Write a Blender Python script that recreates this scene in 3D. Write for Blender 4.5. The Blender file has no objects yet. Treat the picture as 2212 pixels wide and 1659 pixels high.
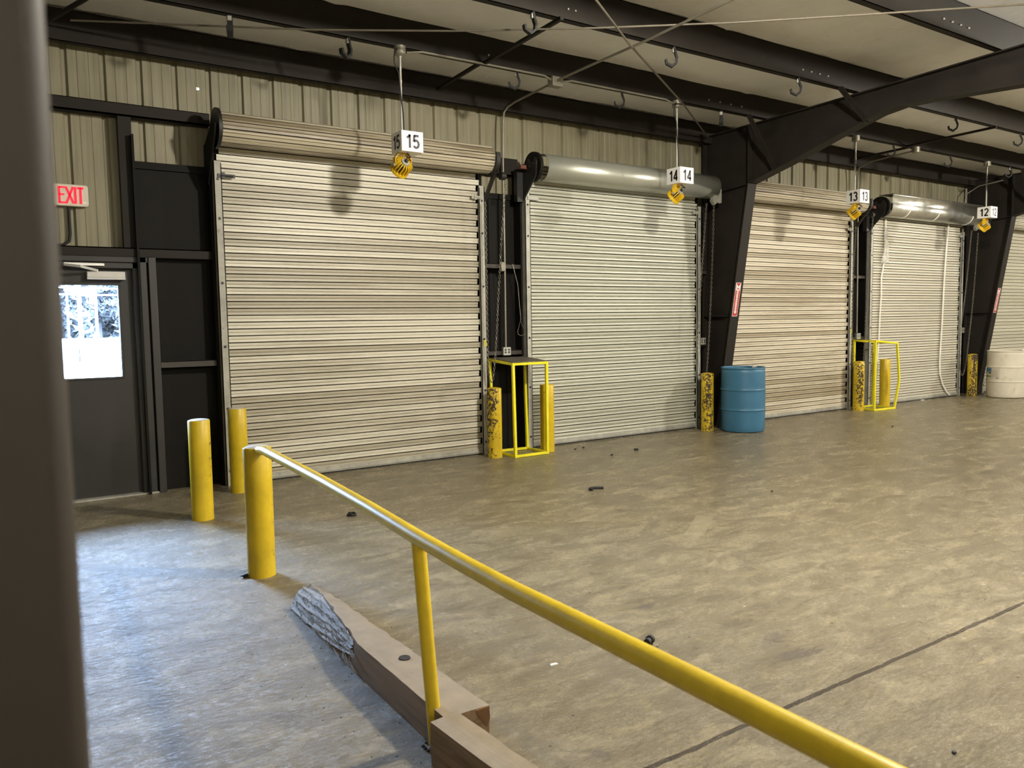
import bpy, math, random
from mathutils import Vector, Matrix
R = math.radians
rnd = random.Random(7)
sc = bpy.context.scene
col = sc.collection

# ------------------------------------------------------------------ materials
def new_mat(name):
    m = bpy.data.materials.new(name); m.use_nodes = True
    nt = m.node_tree; nt.nodes.clear()
    out = nt.nodes.new('ShaderNodeOutputMaterial')
    b = nt.nodes.new('ShaderNodeBsdfPrincipled')
    nt.links.new(b.outputs[0], out.inputs[0])
    return m, nt, b

class N:
    """small node helper"""
    def __init__(s, nt): s.nt = nt
    def n(s, t, **kw):
        x = s.nt.nodes.new(t)
        for k, v in kw.items(): setattr(x, k, v)
        return x
    def l(s, a, b): s.nt.links.new(a, b)
    def coord(s, kind='Object', scale=(1, 1, 1), rot=(0, 0, 0), loc=(0, 0, 0)):
        t = s.n('ShaderNodeTexCoord'); m = s.n('ShaderNodeMapping')
        m.inputs['Scale'].default_value = scale; m.inputs['Rotation'].default_value = rot
        m.inputs['Location'].default_value = loc
        s.l(t.outputs[kind], m.inputs[0]); return m.outputs[0]
    def noise(s, vec, scale=5, detail=4, rough=.55, dist=0):
        t = s.n('ShaderNodeTexNoise')
        t.inputs['Scale'].default_value = scale; t.inputs['Detail'].default_value = detail
        t.inputs['Roughness'].default_value = rough; t.inputs['Distortion'].default_value = dist
        if vec is not None: s.l(vec, t.inputs['Vector'])
        return t.outputs['Fac']
    def ramp(s, fac, stops):
        r = s.n('ShaderNodeValToRGB'); e = r.color_ramp.elements
        while len(e) < len(stops): e.new(.5)
        for i, (p, c) in enumerate(stops):
            e[i].position = p
            e[i].color = (c, c, c, 1) if isinstance(c, (int, float)) else (*c, 1)
        s.l(fac, r.inputs[0]); return r.outputs[0]
    def mix(s, fac, a, b, mode='MIX'):
        x = s.n('ShaderNodeMix', data_type='RGBA', blend_type=mode)
        for sock, v in ((x.inputs[0], fac), (x.inputs[6], a), (x.inputs[7], b)):
            if isinstance(v, (int, float)): sock.default_value = v
            elif isinstance(v, tuple): sock.default_value = (*v, 1)
            else: s.l(v, sock)
        return x.outputs[2]
    def math(s, op, a, b=None, c=None, clamp=False):
        x = s.n('ShaderNodeMath', operation=op); x.use_clamp = clamp
        for i, v in enumerate((a, b, c)):
            if v is None: continue
            if isinstance(v, (int, float)): x.inputs[i].default_value = v
            else: s.l(v, x.inputs[i])
        return x.outputs[0]
    def sep(s, vec):
        x = s.n('ShaderNodeSeparateXYZ'); s.l(vec, x.inputs[0]); return x.outputs
    def comb(s, x, y, z):
        c = s.n('ShaderNodeCombineXYZ')
        for i, v in enumerate((x, y, z)):
            if isinstance(v, (int, float)): c.inputs[i].default_value = v
            else: s.l(v, c.inputs[i])
        return c.outputs[0]
    def bump(s, h, bsdf, strength=.3, dist=.01):
        b = s.n('ShaderNodeBump'); b.inputs['Strength'].default_value = strength
        b.inputs['Distance'].default_value = dist
        s.l(h, b.inputs['Height']); s.l(b.outputs[0], bsdf.inputs['Normal'])

def plain(name, c, rough=.6, metal=0., var=.12, scale=6, spec=.5, bump=0, dirt=None):
    """a surface of one colour with slight mottling and wear"""
    m, nt, b = new_mat(name); g = N(nt)
    v = g.coord('Object')
    f = g.noise(v, scale, 5, .6)
    lo = tuple(x * (1 - var) for x in c); hi = tuple(min(1, x * (1 + var)) for x in c)
    colr = g.ramp(f, [(.3, lo), (.7, hi)])
    if dirt:
        d = g.ramp(g.noise(v, scale * 2.3, 6, .65, .4), [(dirt[1], 0), (dirt[1] + .12, 1)])
        colr = g.mix(d, colr, dirt[0])
    g.l(colr, b.inputs['Base Color'])
    rr = g.ramp(f, [(.2, max(0, rough - .08)), (.8, min(1, rough + .08))])
    g.l(rr, b.inputs['Roughness'])
    b.inputs['Metallic'].default_value = metal
    b.inputs['Specular IOR Level'].default_value = spec
    if bump: g.bump(g.noise(v, scale * 8, 4), b, bump, .004)
    return m

def emit_mat(name, c, s):
    m, nt, b = new_mat(name)
    b.inputs['Base Color'].default_value = (*c, 1)
    b.inputs['Emission Color'].default_value = (*c, 1)
    b.inputs['Emission Strength'].default_value = s
    return m

def mat_floor():
    m, nt, b = new_mat('sealed_concrete'); g = N(nt)
    v = g.coord('Object')
    s = g.sep(v)
    big = g.noise(v, .55, 5, .6, .6)
    mid = g.noise(g.coord('Object', (1, 2.2, 1), (0, 0, R(25))), 2.6, 8, .68, .8)
    fine = g.noise(v, 34, 5, .7)
    c = g.ramp(mid, [(.30, (.132, .110, .070)), (.45, (.195, .165, .106)), (.56, (.250, .213, .138)), (.68, (.37, .318, .205))])
    c = g.mix(g.ramp(big, [(.3, .5), (.7, 0.0)]), c, (.15, .127, .083))
    c = g.mix(g.ramp(fine, [(.62, 0.0), (.75, .35)]), c, (.42, .39, .32))
    c = g.mix(g.ramp(fine, [(.22, .5), (.36, 0.0)]), c, (.07, .058, .045))
    # long scuffs swept by tyres
    sw = g.noise(g.coord('Object', (1.2, 3, 1), (0, 0, R(-28))), 2.6, 8, .74, .9)
    c = g.mix(g.ramp(sw, [(.52, 0.0), (.66, .5)]), c, (.36, .302, .178))
    sw2 = g.noise(g.coord('Object', (3, 1, 1), (0, 0, R(-18))), 2.4, 8, .74, .9)
    c = g.mix(g.ramp(sw2, [(.6, 0.0), (.74, .35)]), c, (.095, .08, .062))
    # black pin specks and small pale chips
    sp = g.n('ShaderNodeTexVoronoi'); sp.inputs['Scale'].default_value = 7
    g.l(v, sp.inputs['Vector'])
    c = g.mix(g.ramp(sp.outputs['Distance'], [(.035, .75), (.06, 0.0)]), c, (.035, .03, .025))
    sp2 = g.n('ShaderNodeTexVoronoi'); sp2.inputs['Scale'].default_value = 3.7
    g.l(g.coord('Object', loc=(3.3, 1.7, 0)), sp2.inputs['Vector'])
    c = g.mix(g.ramp(sp2.outputs['Distance'], [(.022, .8), (.036, 0.0)]), c, (.62, .58, .5))
    # joints and cracks (wobbly lines)
    wob = g.math('MULTIPLY', g.math('SUBTRACT', g.noise(v, 9, 4, .7), .5), .03)
    wob2 = g.math('MULTIPLY', g.math('SUBTRACT', g.noise(v, 1.1, 4, .6), .5), .5)
    def line(expr, w):
        return g.ramp(g.math('DIVIDE', g.math('ABSOLUTE', expr), w), [(.45, 1.0), (1.0, 0.0)])
    j1 = line(g.math('ADD', g.math('SUBTRACT', s[1], 1.944), wob), .013)
    j1e = line(g.math('ADD', g.math('SUBTRACT', s[1], 1.944), g.math('MULTIPLY', wob, 2.2)), .03)
    j2 = line(g.math('ADD', g.math('SUBTRACT', s[0], 8.60), g.math('MULTIPLY', wob, .5)), .010)
    j3 = line(g.math('ADD', g.math('SUBTRACT', s[0], 5.17), wob2), .006)
    j4 = line(g.math('ADD', g.math('SUBTRACT', s[1], -4.2), wob), .013)
    c = g.mix(g.math('MULTIPLY', j1e, .12), c, (.36, .31, .24))
    for j, k in ((j1, .92), (j2, .85), (j3, .65), (j4, .9)):
        c = g.mix(g.math('MULTIPLY', j, k), c, (.045, .033, .025))
    # worn tape marks left on the slab
    def patch(cx, cy, ang, hl, hw):
        dx = g.math('SUBTRACT', s[0], cx); dy = g.math('SUBTRACT', s[1], cy)
        ca, sa = math.cos(ang), math.sin(ang)
        u = g.math('ADD', g.math('MULTIPLY', dx, ca), g.math('MULTIPLY', dy, sa))
        w = g.math('SUBTRACT', g.math('MULTIPLY', dy, ca), g.math('MULTIPLY', dx, sa))
        e = g.math('MAXIMUM', g.math('DIVIDE', g.math('ABSOLUTE', u), hl), g.math('DIVIDE', g.math('ABSOLUTE', w), hw))
        return g.ramp(g.math('ADD', e, g.math('MULTIPLY', g.math('SUBTRACT', fine, .5), .25)), [(.94, 1.0), (1.02, 0.0)])
    c = g.mix(g.math('MULTIPLY', patch(4.40, 4.11, R(35), .31, .07), .5), c, (.36, .315, .21))
    c = g.mix(g.math('MULTIPLY', patch(5.13, 5.17, R(5), .20, .06), .6), c, (.30, .262, .175))
    # dark oil smears
    def smear(cx, cy, rx, ry, ang):
        dx = g.math('SUBTRACT', s[0], cx); dy = g.math('SUBTRACT', s[1], cy)
        ca, sa = math.cos(ang), math.sin(ang)
        u = g.math('DIVIDE', g.math('ADD', g.math('MULTIPLY', dx, ca), g.math('MULTIPLY', dy, sa)), rx)
        w = g.math('DIVIDE', g.math('SUBTRACT', g.math('MULTIPLY', dy, ca), g.math('MULTIPLY', dx, sa)), ry)
        d = g.math('SQRT', g.math('ADD', g.math('MULTIPLY', u, u), g.math('MULTIPLY', w, w)))
        return g.ramp(g.math('ADD', d, g.math('MULTIPLY', g.math('SUBTRACT', mid, .5), 2.6)), [(.5, 1.0), (1.1, 0.0)])
    for a in ((3.09, 2.42, .16, .045, R(20)), (3.08, 2.22, .13, .04, R(-15)), (2.9, 3.1, .07, .03, 0), (1.75, 2.12, .05, .05, 0)):
        c = g.mix(g.math('MULTIPLY', smear(*a), .55), c, (.10, .085, .075))
    # chipped pale mortar beside the timbers
    c = g.mix(g.math('MULTIPLY', smear(1.56, 1.86, .13, .2, R(5)), .6), c, (.46, .42, .34))
    g.l(c, b.inputs['Base Color'])
    g.l(g.ramp(g.math('ADD', g.math('MULTIPLY', mid, .6), g.math('MULTIPLY', fine, .4)), [(.3, .18), (.7, .34)]), b.inputs['Roughness'])
    b.inputs['Specular IOR Level'].default_value = .34
    scuff = g.noise(g.coord('Object', (1, 2.4, 1), (0, 0, R(-35))), 24, 7, .72, 1.2)
    h = g.math('ADD', g.math('MULTIPLY', scuff, .8), g.math('MULTIPLY', fine, .2))
    h = g.math('SUBTRACT', h, g.math('MULTIPLY', j1, 1.5))
    g.bump(h, b, 1.0, .009)
    return m

def mat_slats(name, base, dirt_col, pitch, amount, seed, rough=.5, metal=0.0, rust=0):
    """painted steel slats: grime differs from slat to slat and streaks along them"""
    m, nt, b = new_mat(name); g = N(nt)
    v = g.coord('Object', loc=(seed * 3.1, 0, 0)); s = g.sep(v)
    idx = g.math('FLOOR', g.math('DIVIDE', s[2], pitch))
    wn = g.n('ShaderNodeTexWhiteNoise', noise_dimensions='1D')
    g.l(g.math('ADD', idx, seed * 17.3), wn.inputs['W'])
    zone = g.noise(g.comb(g.math('MULTIPLY', s[0], .25), 0, g.math('MULTIPLY', s[2], 1.25)), 1.0, 2, .5)
    streak = g.noise(g.comb(g.math('MULTIPLY', s[0], .9), s[1], g.math('MULTIPLY', s[2], 26)), 1.6, 7, .66, .3)
    f = g.math('ADD', g.math('MULTIPLY', wn.outputs['Value'], .42), g.math('ADD', g.math('MULTIPLY', zone, .9), g.math('MULTIPLY', streak, .55)))
    d = g.math('MULTIPLY', g.ramp(f, [(.80, 0.0), (1.16, 1.0)]) , amount)
    c = g.mix(d, base, dirt_col)
    fs = g.noise(g.comb(g.math('MULTIPLY', s[0], 3.5), s[1], g.math('MULTIPLY', s[2], 60)), 2.2, 6, .7, .6)
    c = g.mix(g.ramp(fs, [(.64, 0.0), (.74, .75 * min(1, amount + .3))]), c, tuple(x * .45 for x in dirt_col))
    c = g.mix(g.ramp(fs, [(.22, .5), (.34, 0.0)]), c, tuple(min(1, x * 1.12) for x in base))
    if rust:
        rr = g.noise(v, 5, 6, .7, .5)
        c = g.mix(g.ramp(rr, [(.68, 0.0), (.78, rust)]), c, (.22, .11, .035))
    g.l(c, b.inputs['Base Color'])
    b.inputs['Roughness'].default_value = rough
    b.inputs['Metallic'].default_value = metal
    return m

def mat_sheet():
    m, nt, b = new_mat('tan_wall_sheeting'); g = N(nt)
    v = g.coord('Object')
    st = g.noise(g.coord('Object', (9, 1, .35)), 2.2, 6, .65)
    bl = g.noise(v, 1.7, 5, .6)
    c = g.ramp(st, [(.3, (.165, .150, .096)), (.55, (.265, .245, .163)), (.75, (.31, .288, .196))])
    c = g.mix(g.ramp(bl, [(.35, .5), (.6, 0.0)]), c, (.23, .20, .125))
    sp = g.noise(g.coord('Object', (6, 1, 3)), 5, 6, .75, 1.5)
    c = g.mix(g.ramp(sp, [(.68, 0.0), (.76, .8)]), c, (.05, .04, .025))
    g.l(c, b.inputs['Base Color']); b.inputs['Roughness'].default_value = .55
    return m

def mat_ceiling():
    m, nt, b = new_mat('vinyl_faced_insulation'); g = N(nt)
    v = g.coord('Object')
    f = g.noise(v, 1.6, 6, .6, .6)
    c = g.ramp(f, [(.3, (.82, .82, .82)), (.7, (.90, .91, .93))])
    st = g.noise(g.coord('Object', (1.2, 3, 1), (0, 0, R(30))), 3.2, 7, .72, 1.0)
    c = g.mix(g.ramp(st, [(.60, 0.0), (.74, .45)]), c, (.42, .38, .33))
    g.l(c, b.inputs['Base Color']); b.inputs['Roughness'].default_value = .5
    g.bump(g.noise(g.coord('Object', (2.2, 1, 1)), 4, 5, .6, .6), b, .5, .02)
    return m

def mat_yellow(name, chip, face=(-.5, -.86), yel=(.60, .425, .012), thresh=.0, seed=0, rustc=(.026, .016, .009), scale=34):
    """yellow safety paint with chips; chips gather on one side of the thing"""
    m, nt, b = new_mat(name); g = N(nt)
    v = g.coord('Object', loc=(seed * 1.37, seed * .71, seed * 2.1)); v0 = g.coord('Object')
    s = g.sep(v0)
    n1 = g.noise(v, scale, 6, .7, .5)
    n2 = g.noise(g.coord('Object', (1, 1, .35), loc=(seed, 0, 0)), 6, 4, .6)
    side = g.math('ADD', g.math('MULTIPLY', s[0], face[0] / .085), g.math('MULTIPLY', s[1], face[1] / .085))
    k = g.math('ADD', g.math('MULTIPLY', side, .17), g.math('ADD', n1, g.math('MULTIPLY', n2, .5)))
    lo = 1.16 - chip
    mask = g.ramp(g.math('SUBTRACT', k, lo - .5), [(.5, 0.0), (.53, 1.0)])
    tone = g.noise(v, 5, 5, .65)
    c = g.ramp(tone, [(.3, tuple(x * .78 for x in yel)), (.7, tuple(min(1, x * 1.1) for x in yel))])
    grime = g.noise(g.coord('Object', (1, 1, .5), loc=(seed, 3, 0)), 28, 6, .75, .8)
    c = g.mix(g.ramp(grime, [(.60, 0.0), (.74, .5)]), c, (.20, .13, .02))
    c = g.mix(mask, c, g.mix(n2, rustc, tuple(x * 1.9 for x in rustc)))
    g.l(c, b.inputs['Base Color'])
    g.l(g.ramp(mask, [(0, .38), (1, .8)]), b.inputs['Roughness'])
    g.bump(g.math('SUBTRACT', g.math('MULTIPLY', grime, .5), mask), b, .3, .003)
    return m

def mat_wood(name, top, side, dark, dustk=.92):
    m, nt, b = new_mat(name); g = N(nt)
    v = g.coord('Object', (14, 1.0, 14))
    gr = g.noise(v, 1.6, 7, .65, 1.2)
    c = g.ramp(gr, [(.3, dark), (.5, side), (.7, tuple(x * 1.25 for x in side))])
    geo = g.n('ShaderNodeNewGeometry'); nz = g.sep(geo.outputs['Normal'])[2]
    dust = g.noise(g.coord('Object'), 7, 6, .7)
    k = g.ramp(g.math('ADD', nz, g.math('MULTIPLY', g.math('SUBTRACT', dust, .5), .7)), [(.35, 0.0), (.8, dustk)])
    c = g.mix(k, c, g.ramp(dust, [(.3, tuple(x * .8 for x in top)), (.7, tuple(x * 1.15 for x in top))]))
    g.l(c, b.inputs['Base Color']); b.inputs['Roughness'].default_value = .8
    g.bump(gr, b, .5, .004)
    return m

def mat_glass():
    m = bpy.data.materials.new('window_glass'); m.use_nodes = True
    nt = m.node_tree; nt.nodes.clear(); g = N(nt)
    o = g.n('ShaderNodeOutputMaterial'); mx = g.n('ShaderNodeMixShader')
    t = g.n('ShaderNodeBsdfTransparent'); gl = g.n('ShaderNodeBsdfGlossy')
    t.inputs[0].default_value = (.94, .97, .98, 1); gl.inputs['Roughness'].default_value = .03
    fr = g.n('ShaderNodeFresnel'); fr.inputs[0].default_value = 1.45
    g.l(fr.outputs[0], mx.inputs[0]); g.l(t.outputs[0], mx.inputs[1]); g.l(gl.outputs[0], mx.inputs[2])
    g.l(mx.outputs[0], o.inputs[0]); return m

def mat_wrap():
    m = bpy.data.materials.new('clear_plastic_film'); m.use_nodes = True
    nt = m.node_tree; nt.nodes.clear(); g = N(nt)
    o = g.n('ShaderNodeOutputMaterial'); mx = g.n('ShaderNodeMixShader')
    t = g.n('ShaderNodeBsdfTransparent'); p = g.n('ShaderNodeBsdfPrincipled')
    p.inputs['Base Color'].default_value = (.62, .62, .58, 1); p.inputs['Roughness'].default_value = .34
    mx.inputs[0].default_value = .45
    g.l(t.outputs[0], mx.inputs[1]); g.l(p.outputs[0], mx.inputs[2]); g.l(mx.outputs[0], o.inputs[0]); return m

M = {}
M['floor'] = mat_floor()
M['sheet'] = mat_sheet()
M['ceil'] = mat_ceiling()
M['steel'] = plain('dark_brown_steel_paint', (.018, .0148, .012), .65, var=.25, scale=3, spec=.22, dirt=((.034, .029, .024), .64))
M['post'] = plain('brown_post_paint', (.034, .027, .021), .55, var=.12, scale=4)
M['panel'] = plain('charcoal_liner_panel', (.008, .0072, .006), .65, var=.3, scale=2.2, spec=.15, dirt=((.015, .0125, .010), .64))
M['door'] = plain('charcoal_door_paint', (.021, .020, .020), .48, var=.15, scale=3)
M['black'] = plain('black_steel', (.012, .011, .010), .5, var=.2)
M['rubber'] = plain('black_rubber', (.008, .008, .008), .7)
M['galv'] = plain('galvanised_steel', (.56, .56, .51), .33, .85, var=.12, scale=9)
M['galv_dull'] = plain('dull_galvanised_steel', (.42, .415, .37), .55, .35, var=.2, scale=8, dirt=((.20, .18, .14), .62))
M['guide'] = plain('grimy_grey_guide', (.36, .35, .30), .6, .1, var=.22, scale=7, dirt=((.14, .12, .09), .62))
M['chain'] = plain('dull_chain_steel', (.20, .185, .155), .45, .5, var=.2)
M['rodsteel'] = plain('brown_rod_steel', (.11, .095, .07), .5, .1, var=.2)
M['conduit'] = plain('grey_conduit', (.24, .225, .18), .45, .4, var=.15)
M['hood'] = plain('smooth_galvanised_hood', (.44, .45, .39), .34, .55, var=.05, scale=2)
M['white'] = plain('white_sign_face', (.80, .80, .78), .45, var=.04)
M['ink'] = plain('black_lettering', (.010, .010, .014), .5, var=0)
M['red'] = plain('red_sign_ink', (.42, .025, .025), .45, var=.1)
M['exit'] = emit_mat('lit_red_letter', (1.0, .004, .03), .85)
M['exit_body'] = plain('pale_plastic_housing', (.62, .58, .48), .4, var=.05)
M['silver'] = plain('aluminium_closer', (.55, .54, .52), .35, .3, var=.06)
M['y_clean'] = mat_yellow('worn_yellow_paint', .12, seed=1)
M['y_rail'] = mat_yellow('handrail_yellow_paint', .02, (0, 0), seed=4, yel=(.68, .49, .018))
M['y_chip'] = mat_yellow('chipped_yellow_paint', .42, (-.95, -.3), seed=2)
M['y_chip2'] = mat_yellow('badly_chipped_yellow_paint', .46, (-.45, -.89), seed=3)
M['y_stand'] = plain('bright_yellow_frame_paint', (.80, .72, .02), .4, var=.08, dirt=((.3, .22, .02), .66))
M['y_lamp'] = plain('yellow_lamp_paint', (.66, .42, .012), .4, var=.12)
M['conc'] = plain('pale_concrete_fill', (.50, .48, .43), .7, var=.15, scale=14)
M['blue'] = plain('blue_plastic', (.035, .135, .235), .42, var=.10, scale=4, dirt=((.07, .14, .19), .7))
M['wbarrel'] = plain('dusty_white_plastic', (.60, .56, .46), .5, var=.12, scale=3, dirt=((.40, .36, .27), .6))
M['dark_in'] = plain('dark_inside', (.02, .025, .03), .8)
M['wood'] = mat_wood('dusty_timber', (.245, .205, .150), (.20, .135, .075), (.10, .062, .032))
M['splinter'] = mat_wood('splintered_grey_wood', (.40, .37, .32), (.40, .375, .34), (.07, .06, .05), .3)
M['orange_wood'] = plain('fresh_broken_wood', (.13, .062, .022), .8, var=.3, scale=18)
M['hole'] = plain('dark_bolt_hole', (.02, .015, .012), .9)
M['glass'] = mat_glass(); M['film'] = mat_wrap()
M['tape'] = plain('white_strap_plastic', (.74, .72, .66), .4, var=.06)
M['lblue'] = plain('label_blue', (.06, .17, .33), .4, var=.15, scale=20)
M['lpaper'] = plain('label_paper', (.52, .49, .40), .5, var=.08, scale=20)
M['lgreen'] = plain('label_green', (.12, .19, .06), .5)
M['lilac'] = plain('lilac_plastic', (.17, .16, .24), .5)
M['ytag'] = plain('yellow_sticker', (.70, .62, .06), .5)
M['dirt'] = plain('black_floor_dirt', (.02, .017, .014), .9)
M['pebble'] = plain('pale_chip', (.62, .59, .5), .6)
M['oldwhite'] = mat_slats('old_cream_slats', (.60, .57, .47), (.225, .19, .122), .0667, .62, 1.0, .42, rust=.25)
M['oldwhite2'] = mat_slats('old_cream_slats_b', (.62, .56, .44), (.25, .195, .11), .0667, .7, 2.7, .45, rust=.35)
M['coil1'] = mat_slats('grimy_coil_slats', (.47, .42, .31), (.17, .135, .08), .05, .9, 8.0, .45, rust=.3)
M['newwhite'] = mat_slats('grey_white_slats', (.60, .61, .52), (.34, .335, .26), .084, .35, 3.4, .38)
M['newwhite2'] = mat_slats('white_slats', (.66, .625, .53), (.45, .41, .31), .0925, .3, 5.2, .42)
M['newwhite3'] = mat_slats('green_white_slats', (.60, .58, .47), (.38, .36, .27), .0667, .4, 6.1, .42)
M['joint'] = plain('joint_grime_and_shade', (.060, .048, .032), .8, var=.3, scale=12)  # joint grime and the shadow between slats, both put into the colour
M['joint2'] = plain('grimy_groove', (.16, .125, .075), .7, var=.3, scale=12)
M['joint3'] = plain('grey_slat_groove', (.27, .265, .205), .6, var=.2, scale=12)
M['bark'] = plain('grey_bark', (.02, .019, .02), .9)
M['leaf'] = plain('dark_foliage', (.006, .0075, .0075), .9, var=.4)
M['ground'] = plain('pale_yard_gravel', (.55, .55, .53), .9)
M['fence'] = plain('pale_panel_fence', (.52, .55, .56), .7)
M['trailer'] = plain('pale_blue_grey_panel', (.22, .27, .32), .6)
M['wpole'] = plain('white_pole_paint', (.7, .7, .7), .6)

# ------------------------------------------------------------------ mesh builder
class MB:
    def __init__(s): s.v = []; s.f = []; s.mi = []; s.cur = 0
    def face(s, *i): s.f.append(tuple(i)); s.mi.append(s.cur)
    def add(s, vs, fs):
        b = len(s.v); s.v += [tuple(x) for x in vs]
        for f in fs: s.face(*[b + i for i in f])
    def box(s, x0, x1, y0, y1, z0, z1):
        s.add([(x0, y0, z0), (x1, y0, z0), (x1, y1, z0), (x0, y1, z0), (x0, y0, z1), (x1, y0, z1), (x1, y1, z1), (x0, y1, z1)],
              [(0, 3, 2, 1), (4, 5, 6, 7), (0, 1, 5, 4), (1, 2, 6, 5), (2, 3, 7, 6), (3, 0, 4, 7)])
    def cyl(s, p0, p1, r, n=16, r2=None, caps=True):
        s.tube([p0, p1], r, n, caps, [r, r if r2 is None else r2])
    def tube(s, pts, r, n=10, caps=True, rs=None, closed=False):
        pts = [Vector(p) for p in pts]; k = len(pts)
        rs = rs or [r] * k
        T = []
        for i in range(k):
            a = pts[(i - 1) % k] if (closed or i > 0) else pts[i]
            c = pts[(i + 1) % k] if (closed or i < k - 1) else pts[i]
            T.append((c - a).normalized())
        u = T[0].orthogonal().normalized(); b = len(s.v)
        for i in range(k):
            u = (u - T[i] * u.dot(T[i])).normalized(); w = T[i].cross(u)
            sh = 1.0
            for j in range(n):
                a = 2 * math.pi * j / n
                s.v.append(tuple(pts[i] + (u * math.cos(a) + w * math.sin(a)) * rs[i] * sh))
        m = k if closed else k - 1
        for i in range(m):
            for j in range(n):
                a = b + i * n; c = b + ((i + 1) % k) * n
                s.face(a + j, a + (j + 1) % n, c + (j + 1) % n, c + j)
        if caps and not closed:
            s.face(*[b + j for j in reversed(range(n))]); s.face(*[b + (k - 1) * n + j for j in range(n)])
    def bar(s, pts, w, t, side):
        """flat bar along a polyline: width w along 'side', thickness t across it"""
        pts = [Vector(p) for p in pts]; side = Vector(side).normalized(); b = len(s.v); k = len(pts)
        for i in range(k):
            d0 = (pts[i] - pts[i - 1]).normalized() if i > 0 else None
            d1 = (pts[i + 1] - pts[i]).normalized() if i < k - 1 else None
            d = (d0 + d1).normalized() if d0 and d1 else (d0 or d1)
            nrm = d.cross(side).normalized(); mi = 1.0
            if d0 and d1: mi = 1 / max(.35, d.dot(d1))
            for a, c in ((-1, -1), (1, -1), (1, 1), (-1, 1)):
                s.v.append(tuple(pts[i] + side * (a * w / 2) + nrm * (c * t / 2 * mi)))
        for i in range(k - 1):
            for j in range(4):
                a = b + i * 4; c = a + 4
                s.face(a + j, a + (j + 1) % 4, c + (j + 1) % 4, c + j)
        s.face(b + 3, b + 2, b + 1, b); e = b + (k - 1) * 4; s.face(e, e + 1, e + 2, e + 3)
    def lathe(s, prof, n=32, c=(0, 0)):
        b = len(s.v); k = len(prof)
        for r, z in prof:
            for j in range(n):
                a = 2 * math.pi * j / n; s.v.append((c[0] + r * math.cos(a), c[1] + r * math.sin(a), z))
        for i in range(k - 1):
            for j in range(n):
                s.face(b + i * n + j, b + i * n + (j + 1) % n, b + (i + 1) * n + (j + 1) % n, b + (i + 1) * n + j)
        if prof[0][0] > 0: s.face(*[b + j for j in reversed(range(n))])
        if prof[-1][0] > 0: s.face(*[b + (k - 1) * n + j for j in range(n)])
    def prism(s, poly, ext):
        """poly: closed 3-D outline, extruded by vector ext"""
        n = len(poly); e = Vector(ext)
        vs = [Vector(p) for p in poly] + [Vector(p) + e for p in poly]
        s.add(vs, [tuple(reversed(range(n))), tuple(range(n, 2 * n))] + [(i, (i + 1) % n, n + (i + 1) % n, n + i) for i in range(n)])
    def xf(s, mat, start=0):
        for i in range(start, len(s.v)): s.v[i] = tuple(mat @ Vector(s.v[i]))
    def build(s, name, mats, parent=None, loc=None, smooth=40, bevel=0, solid=0):
        me = bpy.data.meshes.new(name); me.from_pydata(s.v, [], s.f); 
        for m in (mats if isinstance(mats, list) else [mats]): me.materials.append(m)
        if any(s.mi): me.polygons.foreach_set('material_index', s.mi)
        me.validate(); 
        if smooth:
            me.polygons.foreach_set('use_smooth', [True] * len(me.polygons))
            me.set_sharp_from_angle(angle=R(smooth))
        me.update()
        o = bpy.data.objects.new(name, me); col.objects.link(o)
        if loc is not None: o.location = loc
        if parent is not None: o.parent = parent
        if solid:
            q = o.modifiers.new('thick', 'SOLIDIFY'); q.thickness = solid; q.offset = 0
        if bevel:
            q = o.modifiers.new('edge', 'BEVEL'); q.width = bevel; q.segments = 2; q.limit_method = 'ANGLE'; q.angle_limit = R(40)
        return o

def tag(o, label=None, cat=None, group=None, kind=None):
    if label: o['label'] = label
    if cat: o['category'] = cat
    if group: o['group'] = group
    if kind: o['kind'] = kind
    return o
def empty(name, loc=(0, 0, 0), rz=0):
    o = bpy.data.objects.new(name, None); col.objects.link(o); o.location = loc; o.rotation_euler = (0, 0, rz)
    o.empty_display_size = .1; return o
def copy_tree(o, parent=None):
    c = o.copy(); col.objects.link(c)
    if parent is not None: c.parent = parent
    for ch in [x for x in list(bpy.data.objects) if x.parent == o]: copy_tree(ch, c)
    return c

def text(name, s, size, mat, parent, loc, rot, sx=1.0, bold=.0, depth=.0006, align='CENTER', sy=1.0):
    cu = bpy.data.curves.new(name, 'FONT'); cu.body = s; cu.size = size; cu.align_x = align; cu.align_y = 'CENTER'
    cu.extrude = depth; cu.offset = bold; cu.resolution_u = 4
    t = bpy.data.objects.new(name, cu); col.objects.link(t)
    dg = bpy.context.evaluated_depsgraph_get(); dg.update()
    me = bpy.data.meshes.new_from_object(t.evaluated_get(dg))
    bpy.data.objects.remove(t); me.name = name
    me.materials.clear(); me.materials.append(mat)
    o = bpy.data.objects.new(name, me); col.objects.link(o)
    o.location = loc; o.rotation_euler = rot; o.scale = (sx, sy, 1); o.parent = parent
    return o

# ------------------------------------------------------------------ main dimensions (metres)
YD, YW = 7.90, 8.12            # plane of the dock doors, plane of the wall sheeting
XL, XR, YN = -5.0, 25.0, -13.0 # hall extents
DOORS = {15: (1.90, 4.81), 14: (5.47, 8.38), 13: (9.02, 11.98), 12: (12.56, 15.52), 11: (16.45, 19.4)}

def ceil_z(y):
    k = [(-14, 4.90), (4.06, 4.505), (5.62, 4.462), (6.93, 4.422), (7.72, 4.315), (8.3, 4.285)]
    for (a, za), (b, zb) in zip(k, k[1:]):
        if y <= b: return za + (zb - za) * (y - a) / (b - a)
    return k[-1][1]

# ------------------------------------------------------------------ setting
m = MB(); m.box(XL, XR, YN, 8.16, -.2, 0)
tag(m.build('floor', M['floor'], smooth=0), 'scuffed sealed concrete floor of the loading dock', 'floor', kind='structure')

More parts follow.
